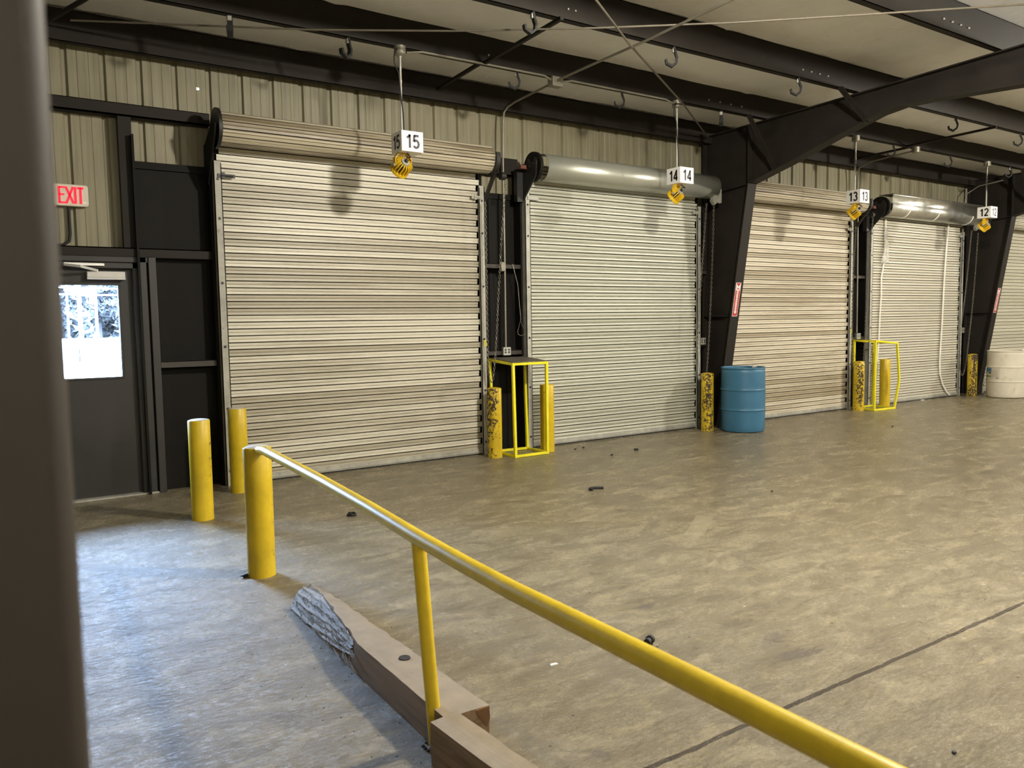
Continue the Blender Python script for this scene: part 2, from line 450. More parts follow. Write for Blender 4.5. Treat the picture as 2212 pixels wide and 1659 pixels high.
# ceiling: draped white insulation, sagging a little between purlins, with seams running up the slope
m = MB(); nx, ny = 240, 88; xs = [XL + (XR - XL) * i / nx for i in range(nx + 1)]; ys = [YN + (8.25 - YN) * j / ny for j in range(ny + 1)]
for j, y in enumerate(ys):
    for x in xs:
        sag = 0
        for a, b in ((4.06, 5.62), (5.62, 6.93), (6.93, 7.9)):
            if a < y < b: sag = .022 * math.sin(math.pi * (y - a) / (b - a)) * (1 + .5 * math.sin(x * 1.7 + y))
        d = abs((x - .9) / 1.83 - round((x - .9) / 1.83)) * 1.83
        ridge = .014 * math.exp(-(d / .05) ** 2) * (1 + .5 * math.sin(y * 7 + x))
        wav = .008 * math.sin(x * 3.1 + 2 * math.sin(y * 1.3)) + .006 * math.sin(y * 4 + x * 1.9)
        m.v.append((x, y, ceil_z(y) + .012 - sag * .6 - ridge + wav * .5))
for j in range(ny):
    for i in range(nx):
        a = j * (nx + 1) + i; m.face(a, a + nx + 1, a + nx + 2, a + 1)
tag(m.build('ceiling', M['ceil'], smooth=80), 'draped white vinyl insulation ceiling between dark purlins', 'ceiling', kind='structure')
m = MB(); m.box(XL - .3, XR + .3, YN - .3, 8.6, 5.1, 5.2)
tag(m.build('roof', M['steel'], smooth=0), 'metal roof above the insulation', 'roof', kind='structure')

# wall sheeting with ribs every 305 mm; opening for the personnel door and one bright screw hole
def sheet_y(x):
    u = (x - .655) % .305
    prof = [(0, 0), (.014, .03), (.044, .03), (.058, 0), (.118, 0), (.123, .004), (.130, .004), (.135, 0), (.21, 0), (.215, .004), (.222, .004), (.227, 0), (.305, 0)]
    for (a, ya), (b, yb) in zip(prof, prof[1:]):
        if u <= b: return ya + (yb - ya) * (u - a) / (b - a)
    return 0
HOLES = [(.03, 1.27, -.1, 2.17), (1.796, 1.816, 3.823, 3.843)]
m = MB(); xs = {XL, XR}
k = math.floor((XL - .655) / .305)
while .655 + .305 * k < XR:
    for u in (0, .014, .044, .058, .118, .123, .130, .135, .21, .215, .222, .227):
        x = .655 + .305 * k + u
        if XL < x < XR: xs.add(round(x, 5))
    k += 1
for h in HOLES: xs |= {h[0], h[1]}
xs = sorted(xs); zs = [0, 2.17, 3.823, 3.843, 4.5]
for z in zs:
    for x in xs: m.v.append((x, YW + sheet_y(x), z))
for j in range(len(zs) - 1):
    for i in range(len(xs) - 1):
        cx, cz = (xs[i] + xs[i + 1]) / 2, (zs[j] + zs[j + 1]) / 2
        if any(a < cx < b and c < cz < d for a, b, c, d in HOLES): continue
        a = j * len(xs) + i; m.face(a, a + 1, a + len(xs) + 1, a + len(xs))
tag(m.build('wall_back', M['sheet'], smooth=0), 'ribbed tan metal sheeting wall behind the dock doors', 'wall', kind='structure')
for nm, b in (('wall_left', (XL - .1, XL, YN, 8.3, 0, 5.1)), ('wall_right', (XR, XR + .1, YN, 8.3, 0, 5.1)), ('wall_front', (XL, XR, YN - .1, YN, 0, 5.1))):
    m = MB(); m.box(*b)
    tag(m.build(nm, M['sheet'], smooth=0), {'wall_left': 'tan metal end wall left of the hall', 'wall_right': 'tan metal end wall right of the hall', 'wall_front': 'tan metal wall behind the viewer'}[nm], 'wall', kind='structure')

# charcoal liner panels between the doors, with ribs
gaps = [(1.19, 1.88, 'beside the exit door'), (4.83, 5.45, 'between dock doors 15 and 14'), (8.40, 8.98, 'behind the nearer steel column'), (12.0, 12.54, 'between dock doors 13 and 12'), (15.54, 16.42, 'behind the farther steel column')]
for n, (a, b, w) in enumerate(gaps):
    m = MB(); m.box(a, b, 8.075, 8.105, 0, 3.08)
    m.box(a, b, 8.05, 8.105, 3.02, 3.085)
    for q in ((.33, .7) if n else ()): x = a + (b - a) * q; m.box(x, x + .03, 8.063, 8.076, 0, 3.02)
    # jamb channels beside the openings
    m.box(b - .05, b + .02, 7.93, 8.10, 0, 3.3); m.box(a - .02, a + .03 if n else a, 7.93, 8.10, 0, 3.3)
    tag(m.build(f'trim_{n+1}', M['panel']), 'charcoal liner panel ' + w, 'wall panel', kind='structure')

# girts (horizontal dark channels on the wall)
def channel(x0, x1, z0, z1, yf=7.94, depth=.17):
    m = MB(); m.box(x0, x1, yf, yf + .006, z0, z1); m.box(x0, x1, yf, yf + depth, z1 - .006, z1); m.box(x0, x1, yf, yf + depth, z0, z0 + .006)
    m.box(x0, x1, yf, yf + .03, z0 - .0, z0 + .012); return m
girts = [(-5, 1.87, 3.465, 3.575, 'dark wall girt left of dock door 15, up under the eave', 7.98, .13, 'steel'),
         (4.86, 5.42, 3.30, 3.50, 'dark steel girt between the coils of dock doors 15 and 14', 8.0, .11, 'steel'),
         (1.33, 1.85, 1.165, 1.235, 'lower dark girt between exit door and dock door 15', 7.96, .11, 'post'),
         (4.90, 5.43, 2.18, 2.245, 'upper girt behind the chains between dock doors 15 and 14', 7.94, .13, 'post'),
         (4.92, 5.43, 1.15, 1.215, 'lower girt behind the nearer yellow stand', 7.94, .13, 'post'),
         (12.05, 12.5, 2.18, 2.245, 'upper girt between dock doors 13 and 12', 7.94, .13, 'post'),
         (12.05, 12.5, 1.15, 1.215, 'lower girt behind the farther yellow stand', 7.94, .13, 'post'),
         (8.42, 8.62, 2.18, 2.245, 'girt stub between dock door 14 and the steel column', 7.94, .13, 'post'),
         (8.42, 8.62, 1.15, 1.215, 'lower girt stub beside the steel column', 7.94, .13, 'post')]
for (a, b, z0, z1, lab, yf, dp, mt) in girts:
    tag(channel(a, b, z0, z1, yf, dp).build('wall_girt', M[mt]), lab, 'beam', kind='structure')
m = MB(); m.box(-5, 1.86, 7.97, 7.985, 2.205, 2.285); m.box(-5, 1.86, 7.97, 8.1, 2.275, 2.285); m.box(-5, 1.86, 7.97, 8.1, 2.20, 2.206)
tag(m.build('wall_girt', M['steel']), 'dark girt running over the exit door to dock door 15', 'beam', kind='structure')
m = MB(); m.box(1.075, 1.17, 8.0, 8.1, 2.285, 3.465); m.box(1.17, 1.185, 8.0, 8.02, 2.285, 3.465)
tag(m.build('wall_stud', M['steel']), 'dark upright stud above the exit door', 'beam', kind='structure')

# eave strut and purlins
def purlin(y, z0, z1, lab, bolts=()):
    m = MB(); t = .006
    m.box(XL, XR, y, y + t, z0, z1); m.box(XL, XR, y - .0, y + .07, z0, z0 + t); m.box(XL, XR, y, y + .07, z1 - t, z1); m.box(XL, XR, y + .064, y + .07, z0, z0 + .02)
    o = tag(m.build('roof_purlin', M['steel'], smooth=0), lab, 'beam', kind='structure')
    if bolts:
        for x in bolts:
            q = MB(); q.cyl((x, y - .012, z0 + .09), (x, y, z0 + .09), .009, 6); q.build('bolt', M['galv_dull'], o)
    return o
purlin(7.92, 4.02, 4.29, 'dark eave strut along the top of the dock wall')
purlin(6.93, 4.15, 4.425, 'dark roof purlin carrying the dock number signs', (4.36, 4.44, 7.55, 7.75, 7.95, 8.15))
purlin(5.62, 4.17, 4.462, 'second dark roof purlin out from the dock wall', (4.36, 4.44, 7.6, 7.75, 7.9, 8.05))
purlin(4.06, 4.205, 4.505, 'third dark roof purlin, cut off by the top of the picture', (7.55, 7.7, 7.85, 8.0))
purlin(2.5, 4.24, 4.54, 'fourth dark roof purlin, high above the lamps')

# rigid steel frames: tapered column + haunched rafter
def frame(dx, labs):
    xw = 8.715 + dx; hw = .085
    # column web and flanges
    m = MB(); t = .012
    ci = [(7.76, 0), (7.22, 3.37)]     # inner flange line (y, z)
    web = [(8.02, 0), (8.02, 4.13), (7.22, 4.13), (7.22, 3.37), (7.76, 0)]
    m.prism([(xw - t / 2, y, z) for y, z in web], (t, 0, 0))
    m.bar([(xw, 7.76, 0), (xw, 7.22, 3.37)], 2 * hw, .016, (1, 0, 0))
    m.box(xw - hw, xw + hw, 8.01, 8.03, 0, 4.13)
    m.bar([(xw, 7.22, 3.37), (xw, 7.22, 4.13)], 2 * hw, .014, (1, 0, 0))
    m.bar([(xw - .045, 7.24, 3.36), (xw - .045, 8.02, 3.30)], .085, .012, (1, 0, 0))
    m.box(xw - .11, xw + .11, 7.70, 8.05, 0, .014)
    m.box(xw - hw, xw, 7.60, 7.98, 1.58, 1.60)
    tag(m.build('steel_column', M['steel'], smooth=0), labs[0], 'column', kind='structure')
    m = MB()
    bot = [(7.22, 3.37), (6.60, 3.53), (5.95, 3.72), (5.36, 3.875), (5.10, 3.905), (4.83, 3.895), (3.84, 3.82), (YN, 3.62)]
    top = [(7.60, 4.135), (6.93, 4.146), (5.62, 4.166), (4.06, 4.20), (YN, 4.58)]
    m.prism([(xw - t / 2, y, z) for y, z in [(7.22, 4.13)] + top[1:] + bot[::-1]], (t, 0, 0))
    m.bar([(xw, y, z) for y, z in bot], 2 * hw, .016, (1, 0, 0))
    m.bar([(xw, 8.02, 4.125)] + [(xw, y, z - .008) for y, z in top], 2 * hw, .014, (1, 0, 0))
    tag(m.build('roof_beam', M['steel'], smooth=0), labs[1], 'beam', kind='structure')
    # flange braces from purlins down to the rafter's lower flange
    for (y, zt, zb, lab) in ((6.90, 4.15, 3.49, labs[2]), (5.60, 4.17, 3.81, labs[3])):
        m = MB(); m.bar([(xw - .45, y, zt), (xw - .05, y - .09, zb)], .055, .008, (0, 1, 0))
        m.bar([(xw - .45, y + .024, zt), (xw - .05, y - .066, zb)], .008, .05, (0, 1, 0))
        tag(m.build('flange_brace', M['steel'], smooth=0), lab, 'brace', kind='structure')
frame(0, ('tapered dark steel column beside the blue barrel', 'haunched dark roof beam over the gap between docks 14 and 13', 'slanting angle brace from the first purlin down to the nearer roof beam', 'slanting angle brace from the second purlin down to the nearer roof beam'))
frame(7.33, ('tapered dark steel column beside the white barrel', 'haunched dark roof beam at the right edge beyond dock 12', 'slanting angle brace from the first purlin down to the farther roof beam', 'slanting angle brace from the second purlin down to the farther roof beam'))

# brown post close to the camera
m = MB(); m.box(-.155, .040, .56, .70, 0, 4.75)
tag(m.build('steel_post', M['post'], bevel=.014), 'brown square steel post filling the left edge', 'column', kind='structure')

# ------------------------------------------------------------------ personnel door
root = tag(empty('door_1', (.67, 8.08, 0)), 'dark grey exit door with half glass, beside the brown post', 'door', kind='structure')
def W(mb, dx=-.67, dy=-8.08, dz=0): mb.xf(Matrix.Translation((dx, dy, dz))); return mb
m = MB(); lx0, lx1, wx0, wx1, wz0, wz1 = .19, 1.134, .335, 1.01, 1.11, 1.945
y0, y1 = 8.055, 8.10
m.box(lx0, lx1, y0, y1, .010, wz0); m.box(lx0, lx1, y0, y1, wz1, 2.10); m.box(lx0, wx0, y0, y1, wz0, wz1); m.box(wx1, lx1, y0, y1, wz0, wz1)
W(m).build('door_leaf', M['door'], root, smooth=0)
m = MB()
for a in ((wx0 - .02, wx1 + .02, wz1, wz1 + .02), (wx0 - .02, wx1 + .02, wz0 - .02, wz0), (wx0 - .02, wx0, wz0, wz1), (wx1, wx1 + .02, wz0, wz1)):
    m.box(a[0], a[1], y0 - .008, y1 + .008, a[2], a[3])
W(m).build('window_bead', M['door'], root, bevel=.003)
m = MB(); m.box(wx0, wx1, 8.075, 8.081, wz0, wz1); W(m).build('window_pane', M['glass'], root, smooth=0)
m = MB()
for s in (0, 1):
    if s: m.box(1.13, 1.18, 7.99, 8.13, 0, 2.15); m.box(1.18, 1.25, 7.975, 8.13, 0, 2.205); m.box(1.262, 1.33, 7.96, 8.13, 0, 2.205); m.box(1.25, 1.262, 8.0, 8.13, 0, 2.205)
    else: m.box(.02, .20, 7.975, 8.13, 0, 2.205)
m.box(.02, 1.33, 7.975, 8.13, 2.15, 2.205); m.box(.2, 1.18, 7.99, 8.13, 2.095, 2.15)
W(m).build('door_frame', M['door'], root, bevel=.006)
m = MB(); m.box(.02, 1.33, 7.97, 8.16, -.002, .014); W(m).build('threshold', M['galv_dull'], root, smooth=0)
m = MB(); m.box(.76, 1.07, 7.985, 8.055, 1.995, 2.068); m.box(.758, 1.072, 7.981, 7.99, 1.993, 2.016)
cl = W(m).build('door_closer', M['silver'], root, bevel=.004)
m = MB(); m.bar([(.84, 7.99, 2.075), (.70, 7.86, 2.10), (.58, 7.93, 2.118)], .022, .008, (0, 0, 1)); m.bar([(.58, 7.93, 2.124), (.90, 7.97, 2.126)], .022, .008, (0, 0, 1)); m.cyl((.84, 7.99, 2.06), (.84, 7.99, 2.085), .012, 8)
W(m).build('closer_arm', M['silver'], cl)

# EXIT sign
root = tag(empty('exit_sign', (.668, 8.10, 2.735)), 'lit red EXIT sign above the dark exit door', 'exit sign')
m = MB(); pts = []
for cx, cz, a0 in ((.122, .072, 0), (-.122, .072, 90), (-.122, -.072, 180), (.122, -.072, 270)):
    for q in range(6): a = R(a0 + q * 18); pts.append((cx + .023 * math.cos(a), -.05, cz + .023 * math.sin(a)))
m.prism([(x, -.05, z) for x, _, z in pts][::-1], (0, .05, 0)); m.build('housing', M['exit_body'], root, bevel=.006)
# the four letters as cut-out strokes
def letters(root):
    W_ = .048; H_ = .145; t = .0135; x = -.088
    def stroke(m, p, q, w=t):
        m.bar([(p[0], -.0525, p[1]), (q[0], -.0525, q[1])], .004, w, (0, 1, 0))
    for L in 'EXIT':
        m = MB(); z0, z1 = -H_ / 2, H_ / 2
        if L == 'E':
            w = .052; stroke(m, (x + t / 2, z0), (x + t / 2, z1), t * 1.25)
            for z in (z0 + .006, .004, z1 - .006): stroke(m, (x, z), (x + w * (.88 if z == .004 else 1), z), .0135)
        if L == 'X':
            w = .056; stroke(m, (x, z0), (x + w, z1), .017); stroke(m, (x, z1), (x + w, z0), .017)
        if L == 'I': w = .018; stroke(m, (x + .009, z0), (x + .009, z1), .018)
        if L == 'T':
            w = .05; stroke(m, (x + w / 2, z0), (x + w / 2, z1), .018); stroke(m, (x, z1 - .008), (x + w, z1 - .008), .017)
        x += w + .007
        m.build('letter_' + L.lower(), M['exit'], root, smooth=0)
letters(root)
m = MB(); m.cyl((-.115, -.035, -.103), (-.115, -.035, -.095), .005, 8); m.build('indicator_lamp', M['exit'], root)
m = MB(); m.box(.098, .128, -.053, -.049, -.068, -.052); m.build('maker_plate', M['white'], root, smooth=0)

# ------------------------------------------------------------------ roll-up dock doors
def curtain(x0, x1, style, pitch, z1=3.30, ragged=0):
    m = MB(); n = int(z1 / pitch) + 1; rg = random.Random(int(x0 * 10))
    for i in range(n):
        z = .06 + i * pitch
        e = ragged * (1 if i % 2 else 0); j = .004 * rg.uniform(-1, 1)
        xa, xb = x0 + min(e, .02) + j, x1 - e + j
        if style == 'flat':
            p = [(.018, 0), (.003, .06), (-.001, .12), (.001, .43), (.006, .46), (.006, .50), (-.002, .53), (-.005, .80), (-.004, .90), (.004, .93), (.018, 1.0)]
        else:
            p = [(.020, 0), (.003, .06), (-.001, .10), (.001, .36), (.010, .45), (.010, .55), (.001, .62), (-.003, .88), (.002, .94), (.020, 1.0)]
        b = len(m.v)
        for dy, u in p: m.v += [(xa, YD + dy, z + u * pitch), (xb, YD + dy, z + u * pitch)]
        for k in range(len(p) - 1):
            a = b + 2 * k; m.cur = 1 if (k == 0 or k == len(p) - 2) else (2 if style != 'flat' and k in (3, 4) else 0); m.face(a, a + 1, a + 3, a + 2)
    return m
def coil(x0, x1, pitch, r=.155, yc=7.725, zc=3.388):
    m = MB(); n = 14; prof = []
    for i in range(n):
        a0 = 2 * math.pi * (i + .4) / n; a1 = 2 * math.pi * (i + 1.4) / n
        for u, dr in ((0, -.018), (.07, 0), (.42, .0015), (.46, -.006), (.54, -.006), (.58, .0015), (.93, 0)):
            c = math.cos(math.pi / n) / math.cos((u - .5) * 2 * math.pi / n)
            a = a0 + (a1 - a0) * u; rr = r * (c * .55 + .45) + dr
            prof.append((yc + rr * math.cos(a), zc + rr * math.sin(a)))
    n_ = len(prof); m.add([(x0, y, z) for y, z in prof] + [(x1, y, z) for y, z in prof], [tuple(reversed(range(n_))), tuple(range(n_, 2 * n_))])
    for i in range(n_):
        m.cur = 1 if i % 7 in (0, 6) else (2 if i % 7 == 3 else 0); m.face(i, (i + 1) % n_, n_ + (i + 1) % n_, n_ + i)
    return m
def disc_plate(x, yc, zc, r, t=.012, holes=True):
    m = MB(); m.cyl((x, yc, zc), (x + t, yc, zc), r, 28)
    return m
def hoist_door(num, idx, style, pitch, mat, lab, hood, guide_mat, ragged=0):
    x0, x1 = DOORS[num]
    root = tag(empty(f'door_{idx}', ((x0 + x1) / 2, YD, 0)), lab, 'dock door', kind='structure')
    T = lambda mb: mb.xf(Matrix.Translation((-(x0 + x1) / 2, -YD, 0))) or mb
    T(curtain(x0, x1, style, pitch, 3.30, ragged)).build('curtain', [mat, M['joint'], M['joint3']], root, smooth=30)
    # guides: angle + stop lip with bolts
    for s in (0, 1):
        m = MB(); gx = (x0 - .045, x0 + .028) if s == 0 else (x1 - .028, x1 + .045)
        m.box(gx[0], gx[1], YD - .042, YD - .034, 0, 3.12)
        m.box(*( (gx[0], gx[0] + .008) if s == 0 else (gx[1] - .008, gx[1])), YD - .042, YD + .05, 0, 3.12)
        m.box(*( (gx[1] - .008, gx[1]) if s == 0 else (gx[0], gx[0] + .008)), YD - .042, YD - .018, 0, 3.10)
        g = T(m).build('guide_rail', guide_mat, root, smooth=0)
        for zb in (.15, .76, 1.36, 1.97, 2.58, 2.95):
            b = MB(); xc = (gx[0] + gx[1]) / 2; b.cyl((xc, YD - .047, zb), (xc, YD - .040, zb), .013, 10); T(b).build('guide_bolt', M['black'], g)
    # bottom bar with astragal
    m = MB(); m.box(x0, x1, YD - .012, YD + .02, .016, .075); m.box(x0, x1, YD - .022, YD - .012, .03, .04)
    for i in range(9): xx = x0 + (i + .5) * (x1 - x0) / 9; m.cyl((xx, YD - .018, .058), (xx, YD - .012, .058), .007, 6)
    T(m).build('bottom_bar', M['guide'] if hood == 'coil' else M['galv_dull'], root)
    m = MB(); m.box(x0 + .01, x1 - .01, YD - .004, YD + .014, 0.0, .018); T(m).build('bottom_seal', M['rubber'], root, smooth=0)
    # slide latches / stop tabs near the top
    for s in (0, 1):
        m = MB()
        a, b = (x0 - .01, x0 + .15) if s == 0 else (x1 - .13, x1 + .01)
        if hood == 'coil':
            m.box(a, b, YD - .052, YD - .044, 2.965, 3.0); m.box(a + .035, a + .065, YD - .06, YD - .05, 2.955, 3.012); m.cyl((a + .03, YD - .06, 2.98), (b - .02, YD - .06, 2.98), .007, 6)
            T(m).build('slide_latch', M['guide'] if s else M['black'], root)
        else:
            m.box(a, b, YD - .052, YD - .044, 3.01, 3.055); T(m).build('stop_tab', M['galv_dull'], root, smooth=0)
    yc, zc = 7.725, 3.388
    if hood == 'coil':
        T(coil(x0 - .01, x1 + .02, pitch)).build('coil', [M['coil1'] if num != 11 else mat, M['joint'], M['joint2']], root, smooth=30)
        m = MB(); m.cyl((x0 - .05, yc, zc), (x0 - .02, yc, zc), .185, 26); T(m).build('end_plate', M['black'], root)
        m = MB()
        pts = [(x1 + .05, yc + .175 * math.cos(a), zc + .175 * math.sin(a)) for a in [R(-200 + 13 * q) for q in range(19)]]
        m.bar(pts, .05, .02, (1, 0, 0)); m.bar([(x1 + .05, 7.62, 3.24), (x1 + .06, 7.70, 3.18), (x1 + .06, 7.88, 2.95)], .04, .03, (1, 0, 0))
        m.cyl((x1 + .02, yc, zc), (x1 + .16, yc, zc), .022, 10)
        m.cyl((x1 + .10, 7.60, 3.20), (x1 + .16, 7.60, 3.20), .045, 14)
        T(m).build('chain_wheel_bracket', M['black'], root)
        m = MB(); m.prism([(x0 - .085, 7.56, 3.40), (x0 - .085, 7.70, 3.42), (x0 - .085, 7.96, 3.3), (x0 - .085, 7.96, 2.92), (x0 - .085, 7.92, 2.90), (x0 - .085, 7.60, 3.30)], (.012, 0, 0))
        T(m).build('side_bracket', M['panel'], root, smooth=0)
    else:
        r = .158; a0, a1 = x0 + .10, x1 + .12
        m = MB()
        if hood == 'round':
            prof = [(yc + r * math.cos(a), zc - .01 + r * math.sin(a)) for a in [R(100 - 300 * q / 30) for q in range(31)]]
            prof = [(yc + r * math.cos(R(70 + 6 * q)), zc - .015 + r * math.sin(R(70 + 6 * q))) for q in range(41)]
        else:
            prof = [(yc + .10, zc + .195), (yc - .145, zc + .195), (yc - .165, zc + .185), (yc - .165, zc + .165), (yc - .15, zc + .16), (yc - .15, zc + .06)]
            prof += [(yc + (r) * math.cos(R(160 + 6 * q)), zc - .01 + r * math.sin(R(160 + 6 * q))) for q in range(25)]
        b = len(m.v)
        for y, z in prof: m.v += [(a0, y, z), (a1, y, z)]
        for k in range(len(prof) - 1): m.face(b + 2 * k, b + 2 * k + 1, b + 2 * k + 3, b + 2 * k + 2)
        h = T(m).build('hood', M['hood'] if hood == 'round' else M['galv'], root, smooth=35, solid=.004)
        m = MB(); m.cyl((a1 - .01, yc, zc - .012), (a1 + .004, yc, zc - .012), r - .002, 30); T(m).build('hood_end_cap', M['hood'], root)
        m = MB(); m.cyl((a0 - .115, yc, zc - .02), (a0 - .095, yc, zc - .02), .172, 28); m.cyl((a0 - .13, yc, zc - .02), (a0 - .09, yc, zc - .02), .176, 28, .176)
        m.cyl((a0 - .2, yc, zc - .02), (a0, yc, zc - .02), .024, 10)
        wheel = T(m).build('tension_wheel', M['panel'], root)
        for q in range(4):
            aa = R(45 + 90 * q); hb = MB(); cy, cz = yc + .1 * math.cos(aa), zc - .02 + .1 * math.sin(aa)
            hb.cyl((a0 - .134, cy, cz), (a0 - .128, cy, cz), .034, 14); T(hb).build('wheel_hole', M['black'], wheel)
        m = MB(); m.prism([(a0 - .16, 7.60, 3.42), (a0 - .16, 7.95, 3.42), (a0 - .16, 7.95, 2.98), (a0 - .16, 7.90, 2.98), (a0 - .16, 7.62, 3.25)], (.02, 0, 0))
        m.box(a0 - .24, a0 - .14, 7.88, 7.95, 2.98, 3.36)
        T(m).build('side_bracket', M['black'], root)
        m = MB(); m.box(a0 - .28, a0 - .16, 7.74, 7.79, 3.34, 3.385); T(m).build('shaft_key', plain_rust, root, bevel=.004)
        m = MB(); m.prism([(x1 + .05, 7.62, 3.26), (x1 + .16, 7.62, 3.26), (x1 + .18, 7.66, 3.18), (x1 + .12, 7.68, 3.13), (x1 + .05, 7.66, 3.18)], (0, .05, 0)); m.box(x1 + .165, x1 + .19, 7.62, 7.66, 3.15, 3.34)
        T(m).build('chain_guard', M['galv_dull'], root)
        if hood == 'flat':
            for fx in (.16, .47, .86):
                m = MB(); xx = a0 + (a1 - a0) * fx
                m.bar([(xx + .05 - .0022 * q, yc + (r + .006) * math.cos(R(185 + 5 * q)), zc - .01 + (r + .006) * math.sin(R(185 + 5 * q))) for q in range(19)], .035, .004, (1, 0, 0))
                T(m).build('hood_strap', M['tape'], h)
    return root
plain_rust = plain('rust_red_primer', (.13, .045, .03), .6, var=.25)
hoist_door(15, 2, 'flat', .0667, M['oldwhite'], 'grimy cream roll-up dock door under number 15', 'coil', M['guide'], .046)
hoist_door(14, 3, 'curved', .084, M['newwhite'], 'grey-white roll-up dock door with smooth round hood, under number 14', 'round', M['galv_dull'], .036)
hoist_door(13, 4, 'flat', .0667, M['oldwhite2'], 'browned cream roll-up dock door behind the blue barrel', 'coil', M['guide'], .055)
hoist_door(12, 5, 'curved', .0925, M['newwhite2'], 'white roll-up dock door with two hanging white straps', 'flat', M['galv_dull'], .045)
hoist_door(11, 6, 'flat', .0667, M['newwhite3'], 'pale roll-up dock door behind the white barrel at the right edge', 'coil', M['guide'], .03)
# yellow stickers on guide rails
for (x, lab) in ((4.833, 'small yellow sticker on the door guide left of the nearer yellow stand'), (12.003, 'small yellow sticker on the door guide left of the bent farther stand')):
    m = MB(); m.box(x - .018, x + .018, YD - .0455, YD - .0425, 1.275, 1.35)
    o = tag(m.build('sticker', M['ytag'], smooth=0), lab, 'sticker')
    m = MB()
    for i in range(4): m.box(x - .013, x + .01 - .003 * (i % 2), YD - .0462, YD - .0454, 1.287 + i * .014, 1.291 + i * .014)
    m.build('print', M['ink'], o, smooth=0)

# ------------------------------------------------------------------ chains
def chain(name, pts, label, group=None, pitch=.031):
    P = [Vector(p) for p in pts]; dense = []
    # smooth the corners a little
    for it in range(2):
        Q = [P[0]]
        for a, b in zip(P, P[1:]): Q += [a * .75 + b * .25, a * .25 + b * .75]
        P = Q + [P[-1]]
    seg = [0]
    for a, b in zip(P, P[1:]): seg.append(seg[-1] + (b - a).length)
    n = int(seg[-1] / pitch); m = MB(); k = 0
    for i in range(n):
        d = (i + .5) * pitch
        while k < len(seg) - 2 and seg[k + 1] < d: k += 1
        t = (d - seg[k]) / max(1e-6, seg[k + 1] - seg[k]); c = P[k].lerp(P[k + 1], t); ax = (P[k + 1] - P[k]).normalized()
        side = Vector((1, 0, 0)); side = (side - ax * side.dot(ax)).normalized(); nor = ax.cross(side)
        a = R(45 + (90 if i % 2 else 0) + rnd.uniform(-12, 12)); u = side * math.cos(a) + nor * math.sin(a)
        loop = []
        for q in range(8):
            th = 2 * math.pi * q / 8; loop.append(c + ax * (.0155 if math.cos(th) > 0 else -.0155) * (.35 + .65 * abs(math.cos(th))) * 1.25 + u * .0105 * math.sin(th))
        m.tube(loop, .0031, 4, closed=True)
    return tag(m.build(name, M['chain'], smooth=60), label, 'chain', group)
CH = dict(y=7.74)
chain('hoist_chain', [(4.98, 7.60, 3.14), (4.95, 7.70, 2.2), (4.908, 7.745, 1.25), (4.868, 7.75, .90), (4.835, 7.75, .845), (4.80, 7.75, .95), (4.796, 7.755, 1.3), (4.80, 7.755, 2.2), (4.80, 7.755, 2.95)], 'hoist chain loop hanging over the nearer yellow stand')
chain('hoist_chain', [(8.36, 7.70, 3.14), (8.283, 7.70, 2.38), (8.18, 7.70, 1.26), (8.215, 7.71, .90), (8.33, 7.715, .62), (8.36, 7.715, .56), (8.385, 7.715, .75), (8.403, 7.69, 1.22), (8.471, 7.69, 2.38), (8.494, 7.69, 3.14)], 'hoist chain loop between dock door 14 and the steel column')
chain('hoist_chain', [(11.93, 7.76, 3.02), (11.905, 7.78, 2.19), (11.91, 7.78, 1.2), (11.95, 7.79, .74), (12.05, 7.79, .43), (12.16, 7.8, .37), (12.24, 7.8, .5), (12.28, 7.8, .8), (12.305, 7.8, 1.27), (12.365, 7.8, 2.2), (12.39, 7.75, 3.2)], 'hoist chain loop behind the farther yellow stand')
chain('hoist_chain', [(15.50, 7.70, 3.13), (15.335, 7.70, 1.9), (15.19, 7.70, 1.2), (15.235, 7.72, .65), (15.36, 7.75, .41), (15.47, 7.765, .40), (15.56, 7.765, .55), (15.61, 7.765, .845), (15.685, 7.72, 1.9), (15.75, 7.70, 3.12)], 'hoist chain loop in front of the farther steel column')

# pull cord with wire loop
m = MB(); m.tube([(5.28, 7.93, 2.245), (5.30, 7.915, 2.14), (5.33, 7.90, 2.0), (5.365, 7.90, 1.60), (5.362, 7.90, 1.57)], .004, 6)
o = tag(m.build('pull_cord', M['conduit']), 'grey pull cord with wire loop hanging left of dock door 14', 'cord')
m = MB(); m.tube([(5.362, 7.90, 1.57), (5.318, 7.90, 1.44), (5.325, 7.90, 1.405), (5.37, 7.90, 1.385), (5.415, 7.90, 1.40), (5.42, 7.90, 1.44)], .0035, 6, closed=True); m.build('loop', M['conduit'], o)

